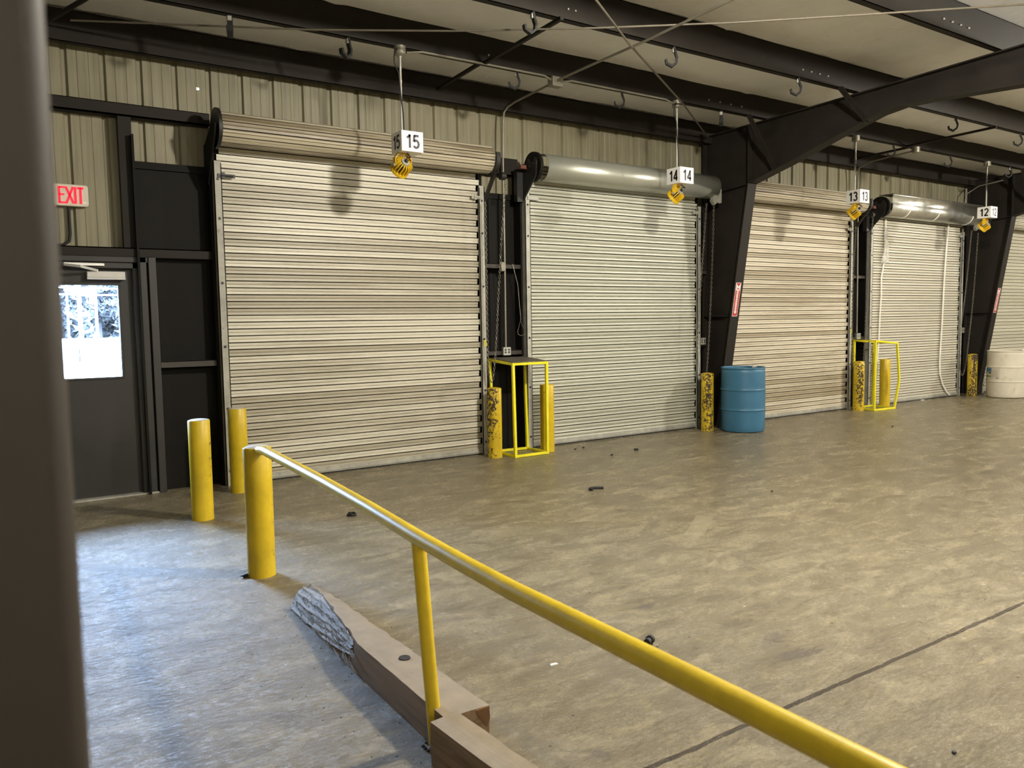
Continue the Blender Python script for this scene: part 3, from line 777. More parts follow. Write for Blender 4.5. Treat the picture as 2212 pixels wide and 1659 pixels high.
# ------------------------------------------------------------------ conduits and electrical boxes
def conduit(pts, r, lab, mat='conduit', name='conduit', cat='conduit'):
    m = MB(); m.tube(pts, r, 10); return tag(m.build(name, M[mat], smooth=50), lab, cat)
c = conduit([(5.11, -2, 4.10), (5.11, 4.5, 4.10), (5.16, 5.5, 4.10), (5.19, 6.75, 4.11), (5.215, 7.72, 4.085), (5.20, 7.86, 4.06), (5.175, 7.905, 4.00), (5.165, 7.915, 3.85), (5.16, 7.92, 3.5), (5.16, 7.92, 2.3), (5.16, 7.925, 1.25)], .012, 'grey conduit crossing the ceiling then dropping between docks 15 and 14')
for z in (2.21,):
    m = MB(); m.box(5.10, 5.165, 7.90, 7.935, z - .055, z + .055); tag(m.build('junction_box', M['conduit'], bevel=.006), 'small grey switch box halfway down the conduit between docks 15 and 14', 'electrical box')
def outlet(x, y, z, lab, sc_=1.0):
    root = tag(empty('outlet_box', (x, y, z)), lab, 'electrical box')
    m = MB(); m.box(-.055, .055, -.05, 0, -.05, .05); m.build('box', M['conduit'], root, bevel=.008)
    m = MB(); m.box(-.052, .052, -.054, -.05, -.048, .048)
    m.build('cover_plate', M['galv_dull'], root, bevel=.002)
    for px in (-.024, .024):
        m = MB(); m.cyl((px, -.057, -.012), (px, -.053, -.012), .012, 10); m.cyl((px, -.057, .018), (px, -.053, .018), .012, 10)
        m.build('socket', M['ink'], root)
outlet(5.165, 7.955, 1.205, 'grey outlet box above the nearer yellow stand')
outlet(12.29, 7.955, 1.22, 'grey outlet box above the farther yellow stand')
outlet(8.52, 7.955, 1.235, 'grey outlet box between dock door 14 and the steel column')
outlet(15.70, 7.955, 1.255, 'grey outlet box between dock door 12 and the farther column')
conduit([(8.44, 7.94, 3.1), (8.44, 7.94, 2.2), (8.45, 7.945, 1.29)], .011, 'thin grey conduit beside the guide of dock door 14')
conduit([(12.13, 6.95, 4.10), (12.18, 7.72, 4.07), (12.19, 7.90, 4.0), (12.21, 7.92, 3.8), (12.26, 7.93, 2.3), (12.285, 7.94, 1.28)], .012, 'grey conduit dropping between docks 13 and 12')
conduit([(15.78, 7.3, 4.02), (15.75, 7.72, 3.97), (15.66, 7.90, 3.84), (15.63, 7.93, 3.5), (15.66, 7.94, 2.2), (15.70, 7.945, 1.31)], .012, 'grey conduit bending down the farther steel column')
conduit([(3.43, 6.90, 4.10), (3.6, 6.905, 4.135), (4.2, 6.905, 4.138), (5.04, 6.905, 4.138), (5.125, 6.91, 4.11)], .011, 'grey conduit under the first purlin from sign 15 to the junction box')
conduit([(5.275, 6.91, 4.11), (5.4, 6.905, 4.138), (6.2, 6.905, 4.138), (6.80, 6.905, 4.138), (6.93, 6.91, 4.11)], .011, 'grey conduit under the first purlin from the junction box to sign 14')
m = MB(); m.box(5.13, 5.27, 6.88, 6.98, 4.05, 4.15); tag(m.build('junction_box', M['conduit'], bevel=.008), 'square grey junction box under the first purlin between signs 15 and 14', 'electrical box')
m = MB(); m.cyl((12.13, 6.9, 4.07), (12.13, 6.9, 4.15), .06, 14); tag(m.build('junction_box', M['conduit']), 'round grey junction box under the first purlin between signs 13 and 12', 'electrical box')

conduit([(.655, 8.085, 2.635), (.655, 8.085, 2.40), (.645, 8.085, 2.335), (.60, 8.085, 2.30), (.50, 8.085, 2.295)], .013, 'dark conduit curving down from the exit sign to the lintel', 'rubber')
# ------------------------------------------------------------------ brace rods and bridging bars under the purlins
def rod(pts, r, lab, name='brace_rod', mat='post'):
    m = MB(); m.tube(pts, r, 8); return tag(m.build(name, M[mat], smooth=60), lab, 'rod')
rod([(.72, 7.70, 4.13), (1.04, 7.535, 4.125), (1.543, 7.29, 4.12), (2.517, 6.83, 4.118), (3.567, 6.237, 4.12), (4.586, 5.559, 4.125), (5.56, 4.84, 4.13), (6.49, 4.04, 4.13), (7.37, 3.29, 4.135), (8.64, 2.2, 4.16)], .009, 'long brace rod running from the eave at upper left across to the top right', mat='rodsteel')
rod([(2.5, 3.9, 4.095), (4.23, 5.05, 4.095), (5.088, 5.634, 4.095), (7.07, 6.872, 4.10), (8.55, 7.86, 4.09)], .010, 'brace rod slanting down toward the nearer column top', mat='rodsteel')
rod([(.50, 7.92, 4.11), (.765, 7.153, 4.12), (1.2, 5.8, 4.13)], .02, 'thick dark brace bar at the upper left corner beside the post', mat='steel')
for (x, y0_, y1_, lab) in ((4.28, 5.6, 6.93, 'flat bridging bar between first and second purlins near sign 15'), (4.29, 6.96, 7.92, 'flat bridging bar between eave strut and first purlin near sign 15'), (11.9, 5.62, 6.93, 'flat bridging bar between first and second purlins beyond the nearer roof beam'), (12.09, 6.96, 7.92, 'flat bridging bar between eave strut and first purlin beyond the nearer roof beam')):
    m = MB(); m.bar([(x, y0_, 4.165), (x + .02, y1_, 4.148)], .035, .03, (1, 0, 0)); tag(m.build('bridging_bar', M['steel'], smooth=0), lab, 'bar')

# ------------------------------------------------------------------ dock number signs with their lights
def arc(cx, cz, rx, rz, a0, a1, n=10):
    return [(cx + rx * math.cos(R(a0 + (a1 - a0) * i / n)), cz + rz * math.sin(R(a0 + (a1 - a0) * i / n))) for i in range(n + 1)]
GLYPH = {'1': [[(.30, .0), (.30, 1.0)], [(.32, .95), (.22, .83), (.06, .74)]],
         '2': [arc(.26, .70, .21, .255, 165, -25, 9) + [(.07, .07)], [(.0, .06), (.50, .06)]],
         '3': [arc(.24, .735, .19, .22, 160, -85, 9), arc(.24, .275, .215, .235, 85, -160, 9)],
         '4': [[(.36, .0), (.36, 1.0)], [(.37, .93), (.03, .27)], [(.0, .245), (.50, .245)]],
         '5': [[(.47, .93), (.09, .93)], [(.11, .97), (.06, .48)], arc(.245, .32, .215, .27, 140, -150, 11)]}
def numeral(txt, loc, rz, parent):
    m = MB(); hgt = .125; wid = .125; x = -.070
    for ch in txt:
        for path in GLYPH[ch]: m.bar([(x + u * wid, 0, (v - .5) * hgt) for u, v in path], .0014, .0215, (0, 1, 0))
        x += .072
    o = m.build('numeral', M['ink'], parent, smooth=0); o.location = loc; o.rotation_euler = (0, 0, rz)
def dock_sign(num, x, zt, pole_dx, txt_lab):
    yc = 6.915; s = .225; h = .19
    root = tag(empty('dock_number_sign', (x, yc, 4.15)), f'white box sign numbered {num} on a thin pole, ' + txt_lab, 'sign')
    m = MB(); m.cyl((pole_dx, 0, zt - 4.15), (pole_dx, 0, -.085), .011, 10); m.cyl((pole_dx, 0, -.10), (pole_dx, 0, -.075), .017, 10); m.cyl((pole_dx, 0, -.33), (pole_dx, 0, -.31), .014, 10); m.build('pole', M['galv_dull'], root)
    m = MB(); m.cyl((pole_dx, 0, -.075), (pole_dx, 0, .0), .055, 18); m.lathe([(.03, -.09), (.058, -.07), (.058, -.06)], 18, (pole_dx, 0)); m.build('junction_box', M['conduit'], root)
    m = MB(); m.tube([(pole_dx - .04, -.03, -.03), (pole_dx - .075, -.03, -.10), (pole_dx - .07, -.02, -.17), (pole_dx - .025, -.015, -.25), (pole_dx - .013, -.014, -.40), (pole_dx + .012, -.014, -.62), (pole_dx + .016, -.012, zt - 4.15)], .006, 6); m.build('cable', M['rubber'], root)
    m = MB(); m.box(-s / 2, s / 2, -s / 2, s / 2, zt - h - 4.15, zt - 4.15); b = m.build('sign_box', M['white'], root, bevel=.003)
    zc = zt - h / 2 - 4.15
    for loc, rz in (((0.004, -s / 2 - .0012, zc), 0), ((-s / 2 - .0012, -.004, zc), -90), ((s / 2 + .0012, 0, zc), 90), ((0, s / 2 + .0012, zc), 180)):
        numeral(str(num), loc, R(rz), root)
    return root, yc, zt - h
def dock_light(x, y, z, aim, yaw, lab):
    root = tag(empty('hanging_dock_light', (x, y, z)), lab, 'lamp')
    rot = Matrix.Rotation(yaw, 4, 'Z')
    m = MB(); m.bar([(-.095, 0, -.125), (-.095, 0, -.055), (-.05, 0, -.006), (.05, 0, -.006), (.095, 0, -.055), (.095, 0, -.125)], .04, .006, (0, 1, 0)); m.cyl((0, 0, -.02), (0, 0, .002), .014, 8)
    m.xf(rot); m.build('yoke', M['y_lamp'], root)
    tilt = rot @ Matrix.Translation((0, 0, -.118)) @ Matrix.Rotation(aim, 4, 'X')
    # local axis: -Z is the beam direction
    m = MB(); m.lathe([(.050, .044), (.062, .04), (.062, -.040), (.02, -.042)], 24); m.xf(tilt); m.build('gap_shade_core', M['ink'], root)  # core coloured black to paint in the shade between the fins
    m = MB(); m.lathe([(.06, -.040), (.088, -.045), (.092, -.05), (.092, -.075), (.086, -.078)], 24)
    for q in range(18):
        a = 2 * math.pi * q / 18; e = Vector((math.cos(a), math.sin(a), 0)); n = Vector((-math.sin(a), math.cos(a), 0))
        vs = []
        for rr, zz in ((.045, .05), (.082, .045), (.09, .03), (.09, -.045), (.05, -.045)): vs.append(e * rr + n * -.005 + Vector((0, 0, zz)))
        m.prism(vs, n * .010)
    m.xf(tilt); m.build('finned_housing', M['y_lamp'], root)
    m = MB(); m.lathe([(.042, .044), (.042, .058), (.034, .062)], 18); m.xf(tilt); m.build('rear_cap', M['guide'], root)
    m = MB(); m.lathe([(.018, .06), (.018, .08), (.012, .085)], 12); m.xf(tilt); m.build('cable_gland', M['ink'], root)
    m = MB(); m.lathe([(.078, -.082), (.078, -.076)], 24); m.xf(tilt); m.build('lens', M['silver'], root)
    for s in (-1, 1):
        m = MB(); m.cyl((s * .088, 0, -.118), (s * .112, 0, -.118), .014, 8); m.xf(rot); m.build('knob', M['galv_dull'], root)
    e = tilt @ Vector((0, 0, .08)); m = MB()
    m.tube([e, e + Vector((0, 0, .03)), Vector((e.x * 1.6 + .02, e.y * 1.3, -.05)), Vector((.045, -.02, 0))], .006, 6); m.build('cable', M['rubber'], root)
    return root
for num, x, zt, pdx, yaw, aim, ll in ((15, 3.421, 3.356, -.052, R(12), R(58), 'yellow finned dock light seen from behind, under sign 15'),
                                   (14, 7.048, 3.361, -.055, R(22), R(54), 'yellow finned dock light under sign 14'),
                                   (13, 10.658, 3.379, -.07, R(14), R(56), 'yellow finned dock light under sign 13, in front of browned door'),
                                   (12, 14.422, 3.388, -.05, R(8), R(58), 'yellow finned dock light under sign 12, near the right edge')):
    r_, yc, zb = dock_sign(num, x, zt, pdx, {15: 'nearest to the exit door', 14: 'before the smooth round hood', 13: 'before the browned cream door', 12: 'farthest away beside the far column'}[num])
    dock_light(x - .055, yc, zb, aim, yaw, ll)

# ------------------------------------------------------------------ black hooks hanging from the purlins
hm = MB(); hm.bar([(0, 0, 0), (.012, 0, -.05), (.03, 0, -.10), (.022, 0, -.145), (-.02, 0, -.178), (-.07, 0, -.15), (-.078, 0, -.112)], .045, .020, (0, 1, 0)); hm.box(-.012, .012, -.012, .012, -.012, .02)
hooks = [(1.826, 6.95, 4.15, 70, 'black strap hook hanging from first purlin, nearest the brown post'), (2.864, 6.95, 4.15, 20, 'black strap hook on first purlin just left of sign 15'),
         (4.713, 6.95, 4.145, -34, 'black J hook on first purlin between bridging bar and junction box'), (6.151, 6.95, 4.145, -42, 'black J hook on first purlin just left of sign 14'),
         (7.80, 6.95, 4.145, 40, 'black hook on first purlin above the top of the nearer column'), (11.595, 6.95, 4.145, -58, 'black J hook on first purlin right of sign 13'),
         (13.23, 6.95, 4.145, -60, 'black J hook on first purlin between signs 13 and 12'), (15.24, 6.95, 4.145, -40, 'black hook on first purlin above the farther column'),
         (3.996, 5.64, 4.17, -8, 'black hook on second purlin above sign 15, before the bridging bar'), (5.663, 5.64, 4.17, -38, 'black hook on second purlin between the crossing rods'),
         (7.557, 5.64, 4.17, -46, 'black hook on second purlin just before the nearer roof beam'), (10.842, 5.64, 4.17, -58, 'black hook on second purlin just beyond the nearer roof beam'),
         (12.638, 5.64, 4.17, -62, 'black hook on second purlin at the right edge')]
h0 = None
for x, y, z, rz, lab in hooks:
    o = hm.build('hanging_hook', M['rubber'], smooth=0) if h0 is None else h0.copy()
    if h0 is None:
        h0 = o
        s = MB(); s.box(-.013, .013, -.0165, .0165, -.05, -.012); s.build('buckle', M['galv_dull'], h0, smooth=0)
    else:
        col.objects.link(o); ch = [c for c in bpy.data.objects if c.parent == h0][0].copy(); col.objects.link(ch); ch.parent = o
    o.location = (x, y, z); o.rotation_euler = (0, 0, R(rz)); tag(o, lab, 'hook', 'black hooks under the purlins')

# ------------------------------------------------------------------ bollards
def bollard(x, y, mat, lab, h=.805, cap='conc', rz=0, lean=(0, 0)):
    root = tag(empty('bollard', (x, y, 0), rz), lab, 'bollard', 'yellow steel bollards')
    m = MB(); r = .0845; m.lathe([(r + .001, 0), (r, .01), (r, h * .33), (r, h * .66), (r, h - .006), (r - .004, h)], 36); m.build('pipe', mat, root, smooth=50)
    m = MB(); m.lathe([(r - .005, h - .004), (r * .8, h + .004), (r * .4, h + .009), (.004, h + .011)], 30); m.build('cap', M[cap], root, smooth=60)
    root.rotation_euler = (lean[0], lean[1], rz); return root
bollard(1.367, 6.645, mat_yellow('yellow_paint_a', .13, (.9, -.4), seed=11), 'free-standing yellow bollard in front of the exit door', .81)
bollard(1.895, 7.54, mat_yellow('yellow_paint_b', .06, seed=12), 'yellow bollard at the left foot of dock door 15', .79)
bollard(1.345, 4.912, mat_yellow('yellow_paint_c', .10, (.6, -.8), seed=13), 'yellow bollard at the end of the pipe handrail', .81)
bollard(4.80, 7.635, mat_yellow('yellow_paint_d', .26, (-.95, -.3), seed=14), 'chipped yellow bollard left of the nearer yellow stand', .80, 'y_clean')
bollard(5.525, 7.60, mat_yellow('yellow_paint_e', .10, (-.9, -.4), seed=15), 'yellow bollard right of the nearer yellow stand, before dock door 14', .80, 'y_clean')
bollard(8.28, 7.60, mat_yellow('yellow_paint_f', .27, (-.75, -.66), seed=16), 'badly chipped yellow bollard left of the blue barrel', .80, 'y_clean')
bollard(11.94, 7.66, mat_yellow('yellow_paint_g', .24, (-.75, -.66), seed=17), 'chipped yellow bollard left of the farther yellow stand', .81, 'y_clean')
bollard(12.74, 7.69, mat_yellow('yellow_paint_h', .08, (-.9, -.4), seed=18), 'unchipped yellow bollard inside the farther yellow stand, before dock door 12', .815, 'y_clean')
bollard(15.57, 7.645, mat_yellow('yellow_paint_i', .31, (-.6, -.8), seed=19), 'badly chipped yellow bollard left of the white barrel', .80, 'y_clean')

# ------------------------------------------------------------------ pipe handrail
root = tag(empty('handrail', (1.245, 2.5, 0)), 'long yellow pipe handrail running from the bollard to the lower right', 'railing')
rail = [(1.336, 4.828, .80), (1.335, 4.72, .813), (1.315, 4.2, .813), (1.292, 3.585, .810), (1.268, 2.99, .801), (1.245, 2.51, .790), (1.23, 2.162, .786), (1.22, 1.862, .784), (1.20, 1.266, .797), (1.19, 1.003, .803), (1.18, .728, .8085), (1.17, .45, .815), (1.15, -.1, .83), (1.13, -.9, .83)]
P = [Vector(p) - Vector((1.245, 2.5, 0)) for p in rail]
m = MB(); m.tube(P, .0285, 18); m.build('top_rail', M['y_rail'], root, smooth=60)
m = MB(); m.tube([(.055, .013, 0), (.025, .006, .38), (-.004, 0, .772)], .0265, 18); m.build('post', M['y_rail'], root, smooth=60)
m = MB(); m.tube([(-.11, -3.4, 0), (-.115, -3.4, .815)], .0265, 14); m.build('post', M['y_rail'], root, smooth=60)
m = MB(); rr = random.Random(3)
for i in range(26):
    a, d = rr.uniform(0, 6.28), rr.uniform(.028, .06); s = rr.uniform(.003, .009)
    x, y = .055 + d * math.cos(a), .013 + d * math.sin(a); m.lathe([(s, 0), (s * .8, s * .7), (s * .2, s)], 5, (x, y))
m.build('base_dirt', M['dirt'], root, smooth=0)['kind'] = 'stuff'

# ------------------------------------------------------------------ timbers on the floor
root = tag(empty('wooden_beam', (1.37, 3.2, 0)), 'dusty squared timber with splintered far end along the handrail', 'timber')
m = MB(); rr = random.Random(5); secs = 40; O = Vector((1.37, 3.2, 0))
for i in range(secs + 1):
    t = i / secs; y = 4.20 - t * 1.80
    xl = 1.283 + (1.281 - 1.283) * t; xr = 1.425 + .036 * t; h = .15
    if y > 3.25: k = ((y - 3.25) / .95); tl = xl + .012 + .118 * k ** .9 + rr.uniform(-.007, .007); ml = xl + .004 + .045 * k + rr.uniform(-.005, .005); bl = xl + .02 * k
    else: tl = xl + rr.uniform(-.001, .001); ml = xl; bl = xl
    tr = xr + (rr.uniform(-.012, .002) if 3.0 < y < 4.2 else rr.uniform(-.003, .001))
    if y > 3.9: h -= .03 * ((y - 3.9) / .3) + rr.uniform(0, .004)
    if y < 2.47 : tr += .004
    sec = [(bl, .0), (ml, h * .45), (tl, h), ((tl + tr) / 2, h + rr.uniform(-.001, .002)), (tr, h - .003), (xr + .002, h * .5), (xr, 0)]
    for x, z in sec: m.v.append((x - O.x, y - O.y + (rr.uniform(-.03, .02) if i == 0 else 0), z))
ns = 7
for i in range(secs):
    for j in range(ns):
        a = i * ns + j; b = i * ns + (j + 1) % ns; m.face(a, b, b + ns, a + ns)
m.face(*reversed(range(ns))); m.face(*[secs * ns + j for j in range(ns)])
m.build('beam', M['wood'], root, smooth=35)
# splintered face: ragged skin with fibres over the broken side
m = MB(); secs, nz = 90, 17
for i in range(secs + 1):
    t = i / secs; y = 4.205 - .93 * t; k = max(0, (y - 3.25) / .95)
    for j in range(nz):
        u = j / (nz - 1); top = .148 - (.03 * max(0, (y - 3.9) / .3)); low = .0 + .075 * (t ** 2.2)
        z = low + (top - low) * u
        xb = 1.283 + .02 * k; xm = 1.287 + .045 * k; xt = 1.283 + .012 + .118 * k ** .9
        zz = z / .15; x = (xb + (xm - xb) * zz / .45) if zz < .45 else (xm + (xt - xm) * (zz - .45) / .55)
        groove = .007 * math.sin(j * 1.9 + 2 * math.sin(i * .07) + .5 * math.sin(i * .31)) + .004 * math.sin(j * 5.1 + i * .05) + rr.uniform(-.002, .002)
        m.v.append((x - .009 + groove * .7 - O.x, y - O.y + (rr.uniform(-.02, .02) if i in (0, secs) else 0), z + rr.uniform(-.002, .002)))
for i in range(secs):
    for j in range(nz - 1): a = i * nz + j; m.face(a, a + nz, a + nz + 1, a + 1)
for i in range(150):
    y = rr.uniform(3.26, 4.2); k = (y - 3.25) / .95; z = rr.uniform(.02, .145) * (1 - .15 * k); zz = z / .15
    xb = 1.283 + .02 * k; xm = 1.287 + .045 * k; xt = 1.295 + .118 * k ** .9
    x = (xb + (xm - xb) * zz / .45) if zz < .45 else (xm + (xt - xm) * (zz - .45) / .55)
    L = rr.uniform(.02, .09); m.tube([(x - .010 - O.x, y - O.y, z), (x - .014 - rr.uniform(0, .006) - O.x, y - L * .5 - O.y, z - .004), (x - .011 - rr.uniform(0, .012) - O.x, y - L - O.y, z - rr.uniform(0, .014))], .0016, 4)
tag(m.build('splintered_end', M['splinter'], root, smooth=25), 'pale splintered broken face')
m = MB(); m.cyl((1.385 - O.x, 2.95 - O.y, .1495), (1.385 - O.x, 2.95 - O.y, .1525), .019, 16); m.lathe([(.026, .1495), (.024, .1545), (.019, .153)], 16, (1.385 - O.x, 2.95 - O.y)); m.build('bolt_hole', M['hole'], root)
m = MB(); m.prism([(1.405 - O.x, 2.401 - O.y, .146), (1.461 - O.x, 2.401 - O.y, .146), (1.464 - O.x, 2.401 - O.y, .10), (1.450 - O.x, 2.401 - O.y, .07), (1.43 - O.x, 2.401 - O.y, .10), (1.415 - O.x, 2.401 - O.y, .12)], (.0, -.006, 0)); tag(m.build('broken_corner', M['orange_wood'], root, smooth=0), 'orange-brown broken corner')
root = tag(empty('wooden_beam', (1.325, 1.6, 0), R(3.7)), 'thicker dusty timber butted to the first, at the bottom edge', 'timber')
m = MB(); rr = random.Random(9)
for i in range(31):
    y = .795 - i * .08
    for x, z in ((-.058, 0), (-.060, .08), (-.058, .163), (0, .166), (.058 + rr.uniform(-.006, .002), .163), (.06, .08), (.06, 0)): m.v.append((x + rr.uniform(-.0012, .0012), y, z + (rr.uniform(-.0012, .0012) if z else 0)))
for i in range(30):
    for j in range(7): a = i * 7 + j; b = i * 7 + (j + 1) % 7; m.face(a, b, b + 7, a + 7)
m.face(*reversed(range(7))); m.face(*[210 + j for j in range(7)])
m.build('beam', M['wood'], root, smooth=35)

# ------------------------------------------------------------------ yellow stands
def stand(name, lab, F, T, kinks=None):
    """F: four floor corners, T: four top corners (front-left, front-right, back-right, back-left)"""
    root = tag(empty(name, (F[0][0], F[0][1], 0)), lab, 'stand')
    O = Vector((F[0][0], F[0][1], 0)); w = .032
    F = [Vector(p) - O for p in F]; T = [Vector(p) - O for p in T]
    for i in range(4):
        m = MB(); pts = [F[i], T[i]]
        if kinks and i in kinks: pts = [F[i]] + [Vector(k) - O for k in kinks[i]] + [T[i]]
        m.bar(pts, w, w, (1, 0, 0)); m.build('leg', M['y_stand'], root, bevel=.003)
    for L, nm in ((F, 'bottom_bar'), (T, 'top_bar')):
        for i in range(4):
            a, b = L[i], L[(i + 1) % 4]; dz = Vector((0, 0, w / 2 if nm == 'bottom_bar' else -w / 2)); m = MB(); m.bar([a + dz, b + dz], w * .9, w * .9, (0, 0, 1)); m.build(nm, M['y_stand'], root, bevel=.003)
    if kinks: return root
    m = MB(); e = Vector((0, 0, .002)); m.prism([T[0] + e, T[1] + e, T[2] + e, T[3] + e], (0, 0, .008)); tag(m.build('top_panel', M['panel2'], root, smooth=0), 'dark grey top panel')
    return root
M['panel2'] = plain('dark_board_panel', (.085, .073, .055), .65, var=.1)
stand('yellow_stand', 'upright yellow frame stand with dark top, between docks 15 and 14',
      [(4.955, 7.44, 0), (5.405, 7.44, 0), (5.41, 7.86, 0), (4.955, 7.90, 0)], [(4.94, 7.445, 1.09), (5.41, 7.445, 1.09), (5.415, 7.905, 1.125), (4.93, 7.93, 1.125)])
stand('yellow_stand', 'bent yellow frame stand between docks 13 and 12',
      [(12.05, 7.45, 0), (12.58, 7.42, 0), (12.66, 7.86, 0), (12.14, 7.88, 0)], [(12.06, 7.45, 1.165), (12.625, 7.42, 1.115), (12.71, 7.88, 1.125), (12.16, 7.90, 1.165)],
      {1: [(12.68, 7.41, .42), (12.69, 7.41, .52)]})

# ------------------------------------------------------------------ barrels
def barrel(x, y, h, r, mat, lab, rz=0):
    root = tag(empty('plastic_barrel', (x, y, 0), rz), lab, 'barrel')
    prof = [(r * .86, 0), (r * .955, .012), (r * .985, .045)]
    for q in range(1, 30):
        z = .045 + (h - .09) * q / 30; rr_ = r * (.985 + .015 * math.sin(math.pi * q / 30)); f = (z / h)
        for c in (.345, .655):
            d = (f - c) * h / .008; rr_ += .008 * math.exp(-d * d)
        prof.append((rr_, z))
    fine = []
    for c in (.345, .655):
        for k in range(-4, 5): fine.append((r * 1.0 + .008 * math.exp(-(k * .4) ** 2), c * h + k * .0035))
    prof = sorted([p for p in prof if all(abs(p[1] - c * h) > .02 for c in (.345, .655))] + fine, key=lambda p: p[1])
    prof += [(r * .985, h - .04), (r * .965, h - .028), (r * 1.0, h - .022), (r * 1.01, h - .010), (r * 1.0, h), (r * .955, h), (r * .945, h - .02), (r * .93, h * .6)]
    m = MB(); m.lathe(prof, 56); o = m.build('shell', mat, root, smooth=40)
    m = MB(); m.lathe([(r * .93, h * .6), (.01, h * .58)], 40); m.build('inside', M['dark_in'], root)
    return root
bb = barrel(8.66, 7.30, .885, .297, M['blue'], 'open blue plastic barrel beside the steel column')
wb = barrel(15.87, 7.18, .875, .32, M['wbarrel'], 'dusty white plastic barrel at the right edge')
def band(r, a0, a1, z0, z1, mat, parent, name, n=12):
    m = MB()
    for i in range(n + 1):
        a = R(a0 + (a1 - a0) * i / n)
        m.v += [(r * math.cos(a), r * math.sin(a), z0), (r * math.cos(a), r * math.sin(a), z1)]
    for i in range(n): m.face(2 * i, 2 * i + 2, 2 * i + 3, 2 * i + 1)
    return m.build(name, mat, parent, smooth=60)
lb = band(.3225, 126, 186, .36, .56, M['lpaper'], wb, 'label'); lb['label'] = 'faded paper label with blue corner'
band(.3232, 127, 158, .48, .555, M['lblue'], lb, 'blue_block'); band(.3232, 127, 157, .385, .41, M['lgreen'], lb, 'green_line'); band(.3236, 144, 157, .45, .472, M['ink'], lb, 'print')
for i in range(6): band(.3232, 160, 182 - 2 * (i % 2), .395 + .022 * i, .402 + .022 * i, M['guide'], lb, 'print')
band(.3232, 176, 182, .365, .378, M['ink'], lb, 'print')
def crumple(name, loc, s, mat, lab, cat, seed, sub=2, flat=.6):
    import bmesh
    bm = bmesh.new(); bmesh.ops.create_icosphere(bm, subdivisions=sub, radius=1); r2 = random.Random(seed)
    for v in bm.verts: v.co = v.co * r2.uniform(.55, 1.1); v.co = Vector((v.co.x * s[0], v.co.y * s[1], v.co.z * s[2]))
    z = min(v.co.z for v in bm.verts)
    for v in bm.verts: v.co.z -= z
    me = bpy.data.meshes.new(name); bm.to_mesh(me); bm.free(); me.materials.append(mat)
    o = bpy.data.objects.new(name, me); col.objects.link(o); o.location = loc; return tag(o, lab, cat)
crumple('plastic_scrap', (8.55, 7.02, .885), (.055, .035, .028), M['film'], 'crumpled clear plastic on the rim of the blue barrel', 'plastic', 4)
crumple('paper_scrap', (15.80, 6.88, .875), (.06, .03, .016), M['white'], 'crumpled white paper on the rim of the white barrel', 'paper', 6)
m = MB(); m.lathe([(.035, 0), (.035, .04), (.028, .055), (.014, .06)], 14); tag(m.build('bottle_cap', M['lilac'], loc=(16.0, 6.90, .875)), 'small lilac cap standing on the rim of the white barrel', 'cap')

# ------------------------------------------------------------------ fire extinguisher signs on the columns
def fire_sign(dx, lab):
    xw = 8.715 + dx
    a = math.atan2(.54, 3.37); zc = 1.815; yc = 7.76 - .54 * zc / 3.37 - .0095
    root = tag(empty('fire_extinguisher_sign', (xw - .012, yc, zc)), lab, 'sign'); root.rotation_euler = (a, 0, 0)
    w, h = .105, .47
    m = MB(); m.box(-w / 2, w / 2, -.002, 0, -h / 2, h / 2); m.build('plate', M['white'], root, smooth=0)
    m = MB(); m.box(-w / 2 + .006, w / 2 - .006, -.0026, -.002, -h / 2 + .006, h / 2 - .006); m.build('red_field', M['red'], root, smooth=0)
    m = MB(); y = -.0032
    m.prism([(-.017, y, .13), (.017, y, .13), (.017, y, -.165), (.030, y, -.165), (0, y, -.205), (-.030, y, -.165), (-.017, y, -.165)], (0, .0006, 0)); m.build('arrow', M['white'], root, smooth=0)
    m = MB(); m.prism([(-.04, y, .128), (-.04, y, .222), (0, y, .178), (.04, y, .222), (.04, y, .128)], (0, .0006, 0)); m.build('header', M['white'], root, smooth=0)
    text('lettering', 'FIRE', .040, M['red'], root, (0, -.0036, .148), (R(90), 0, 0), .72, .0008)
    for i, ch in enumerate('EXTINGUISHER'): text('lettering', ch, .030, M['red'], root, (0, -.0036, .113 - i * .0245), (R(90), 0, 0), .8, .0006)
fire_sign(0, 'red and white fire extinguisher arrow sign on the nearer steel column')
fire_sign(7.33, 'red and white fire extinguisher arrow sign on the farther steel column')

# ------------------------------------------------------------------ white straps and film on dock door 12
def ribbon(pts, w, mat, name, lab, cat):
    m = MB(); m.bar(pts, w, .004, (1, 0, 0)); return tag(m.build(name, mat, smooth=40), lab, cat)
ribbon([(12.946, 7.86, 3.22), (12.955, 7.865, 2.8), (12.945, 7.868, 2.527), (12.862, 7.868, 2.209), (12.87, 7.868, 1.9), (12.842, 7.868, 1.575), (12.83, 7.868, 1.2), (12.80, 7.868, .85), (12.785, 7.868, .48)], .035, M['tape'], 'strap', 'left white plastic strap hanging down dock door 12', 'strap')
ribbon([(14.973, 7.855, 3.24), (14.94, 7.865, 2.8), (14.90, 7.868, 2.245), (14.88, 7.868, 1.8), (14.862, 7.868, 1.386), (14.835, 7.868, 1.0), (14.816, 7.868, .695), (14.84, 7.868, .45), (14.94, 7.868, .254), (15.06, 7.86, .12), (15.16, 7.84, .035)], .05, M['tape'], 'strap', 'right white plastic strap curling to the floor before dock door 12', 'strap')
m = MB(); r3 = random.Random(2); n = 14
for i in range(n + 1):
    t = i / n; z = 3.06 - .60 * t; wd = .02 + .095 * t ** 1.5
    for j in range(7): u = j / 6 - .5; m.v.append((12.915 + u * 2 * wd + r3.uniform(-.008, .008), 7.825 + .018 * math.sin(j * 2.1 + i * .6) + r3.uniform(-.006, .006), z + r3.uniform(-.01, .01)))
for i in range(n):
    for j in range(6): a = i * 7 + j; m.face(a, a + 1, a + 8, a + 7)
